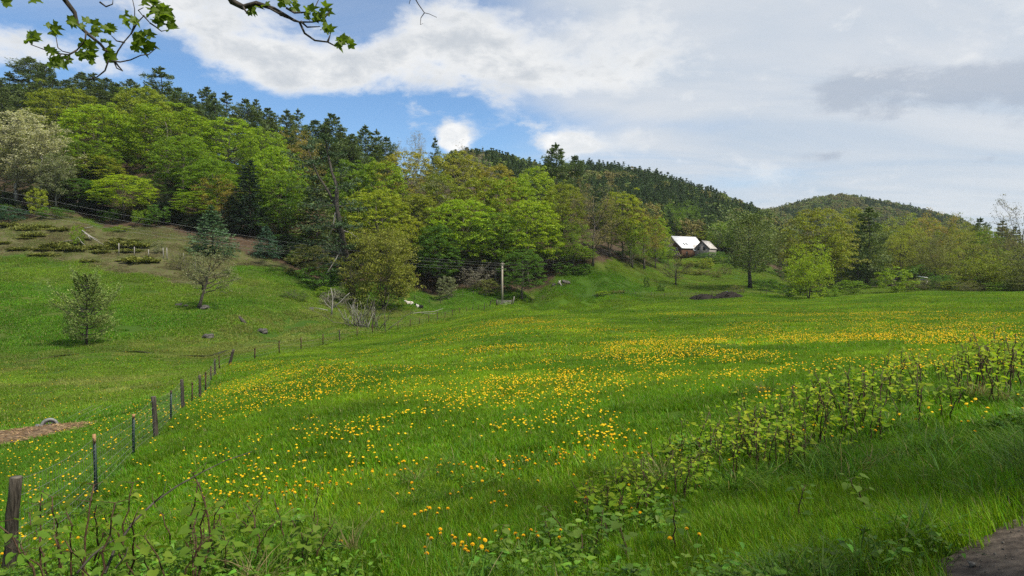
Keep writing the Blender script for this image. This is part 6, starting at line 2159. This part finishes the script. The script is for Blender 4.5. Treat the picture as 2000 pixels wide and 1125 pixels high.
def roadside_maple():
    tx, ty = -6.2, -3.4
    z = Hs(tx, ty)
    root = thing('roadside_maple', 'roadside maple whose leafy twigs hang into the top left of the view', 'tree', (tx, ty, z))
    t, c, H0, W0 = PROTO['airy0']
    s = 15 / H0
    # trunk and crown stand behind the camera
    o = link('trunk', t, root); o.scale = (8 / W0, 8 / W0, s)
    o2 = link('crown', c, root); o2.scale = (8 / W0, 8 / W0, s); o2.color = (*TINT['bright'], 1)
    rng = np.random.default_rng(2)
    m = leaf_mat('maple_leaf', (0.125, 0.17, 0.014), .55, rough=.5, var=.5)
    lm = []
    for i in range(5):
        mb = MB(); v, f = maple_leaf(.045, i); mb.add(v, f); lm.append(mb.mesh(f'maple_leaf_{i}', m))
    off = np.array([tx, ty, z])
    up1 = np.array([tx + .3, ty + .8, z + 9.0]); up2 = np.array([tx + .4, ty + .5, z + 8.0])
    D = 4.6
    B1 = [up1, np.array(P(70, -420, 3.4)), np.array(P(105, -90, 4.2))] + [np.array(P(a, b, D)) for a, b in ((127, 0), (146, 25), (151, 47), (170, 65), (196, 86), (218, 112), (232, 130), (240, 139))]
    B2 = [up2, np.array(P(250, -500, 3.3)), np.array(P(400, -90, 4.4))] + [np.array(P(a, b, D)) for a, b in ((455, 4), (475, 14), (500, 6), (535, 17), (575, 40), (585, 43))]

    def br(name, path, r0, r1, parent):
        mb = MB(); tube(mb, np.array(path) - off, np.linspace(r0, r1, len(path)), 6)
        return link(name, mb.mesh('twig_wood', M['bark_dark'], True), parent)
    b1 = br('branch', B1, .022, .0035, root); b2 = br('branch', B2, .034, .006, root)
    q = lambda pts, d=D: [np.array(P(a, b, d + .06 * math.sin(i * 2 + a))) for i, (a, b) in enumerate(pts)]
    for path in (((222, 119), (230, 100), (242, 82), (256, 66), (263, 45), (263, 18), (258, -5)), ((218, 119), (235, 121), (255, 117), (275, 108), (291, 106), (307, 92)), ((212, 118), (205, 138), (190, 150), (172, 156), (150, 150)),
                 ((168, 64), (166, 80), (150, 98), (138, 104), (122, 100), (113, 93), (109, 70)), ((150, 98), (135, 107), (118, 105), (90, 98), (60, 87)), ((222, 119), (228, 133), (240, 139)), ((256, 66), (268, 44), (280, 32), (270, 20), (280, 15)),
                 ((293, 45), (305, 53), (315, 61), (330, 58)), ((280, 30), (293, 45)), ((243, 83), (228, 80), (218, 70)), ((195, 4), (207, 13), (220, 8), (221, -5)), ((119, 105), (117, 112), (133, 117), (135, 107))):
        br('twig', q(path), .006, .0025, b1)
    for path in (((475, 14), (480, 22), (484, 27)), ((505, 5), (530, 18), (555, 32), (585, 43), (610, 43), (630, 40), (640, 28), (645, 20)), ((540, 20), (548, 30), (555, 32)), ((585, 43), (595, 65), (615, 79), (640, 82), (655, 90), (668, 88), (675, 80)),
                 ((560, 16), (575, 25), (600, 24), (615, 15), (622, 0)), ((640, 82), (645, 68)), ((588, 42), (600, 53), (625, 52)), ((500, 6), (490, 15), (487, 20))):
        br('twig', q(path), .008, .003, b2)
    bt = br('twig', q(((808, -8), (817, 8), (829, 25), (838, 27), (853, 34))), .004, .0015, b2); br('twig', q(((829, 25), (822, 35), (821, 48), (826, 46))), .003, .0012, b2); br('twig', q(((803, -6), (799, 8))), .003, .0015, b2)

    def clump(px, py, w, h, n, parent):
        for k in range(n):
            a = px + rng.uniform(-.5, .5) * w; b = py + rng.uniform(-.5, .5) * h
            p = np.array(P(a, b, D + rng.uniform(-.08, .08))) - off
            o = link('leaf', lm[int(rng.integers(0, 5))], parent, tuple(p))
            o.rotation_euler = (rng.uniform(.5, 2.2), rng.uniform(-.6, .6), rng.uniform(-.9, .9))
            sc = rng.uniform(.75, 1.15) * 1.15; o.scale = (sc, sc, sc)
    for px, py, w, h, n in ((60, 70, 20, 10, 3), (185, 45, 10, 8, 2), (300, 20, 20, 14, 4), (265, 70, 20, 14, 4), (172, 112, 16, 14, 4), (55, 76, 26, 20, 5), (96, 54, 34, 14, 6), (150, 45, 40, 12, 6), (190, 65, 24, 12, 4), (212, 57, 22, 14, 4), (165, 98, 26, 34, 8), (205, 92, 16, 20, 4), (98, 101, 16, 8, 3), (112, 122, 36, 12, 6), (203, 113, 12, 6, 2), (220, 110, 10, 6, 2),
                        (247, 37, 30, 28, 7), (285, 3, 32, 16, 6), (318, 18, 22, 22, 6), (300, 36, 36, 22, 8), (322, 46, 22, 26, 7), (272, 80, 44, 30, 10), (285, 96, 18, 14, 4), (5, 3, 14, 6, 2), (68, -1, 20, 6, 3), (112, 122, 20, 10, 3)):
        clump(px, py, w, h, n, b1)
    for px, py, w, h, n in ((557, 6, 34, 16, 6), (613, 26, 36, 20, 8), (640, 50, 20, 18, 5), (636, 18, 10, 12, 2), (664, 73, 22, 20, 5), (680, 80, 6, 14, 2), (660, 90, 10, 8, 2), (490, 16, 16, 10, 3), (514, 8, 8, 4, 1)):
        clump(px, py, w, h, n, b2)
    # second maple, to the right of the view
    x, y = 10.6, 0.4
    r2 = thing('roadside_maple', 'roadside maple right of the view that shades the near corner of the meadow', 'tree', (x, y, Hs(x, y)))
    t, c, H0, W0 = PROTO['airy2']
    for nm, me in (('trunk', t), ('crown', c)):
        o = link(nm, me, r2); o.scale = (9.0 / W0, 9.0 / W0, 14 / H0)
        if nm == 'crown':
            o.color = (*TINT['bright'], 1)


roadside_maple()


# ------------------------------------------------------------------ haze
def haze():
    mb = MB(); lo = float(gz.min()) - 1.0
    box(mb, (-2700, -2700, lo), (2700, 2700, 150.0))
    m, T = new_mat('thin_haze')
    v = T.n('ShaderNodeVolumePrincipled', {'Color': (0.80, 0.88, 1.0, 1), 'Density': 0.00007, 'Anisotropy': 0.1})
    T.n('ShaderNodeOutputMaterial', {1: v.outputs[0]})
    o = link('haze', mb.mesh('haze', m))
    tag(o, 'thin pale haze in the air over the valley', 'haze', kind='stuff')


haze()
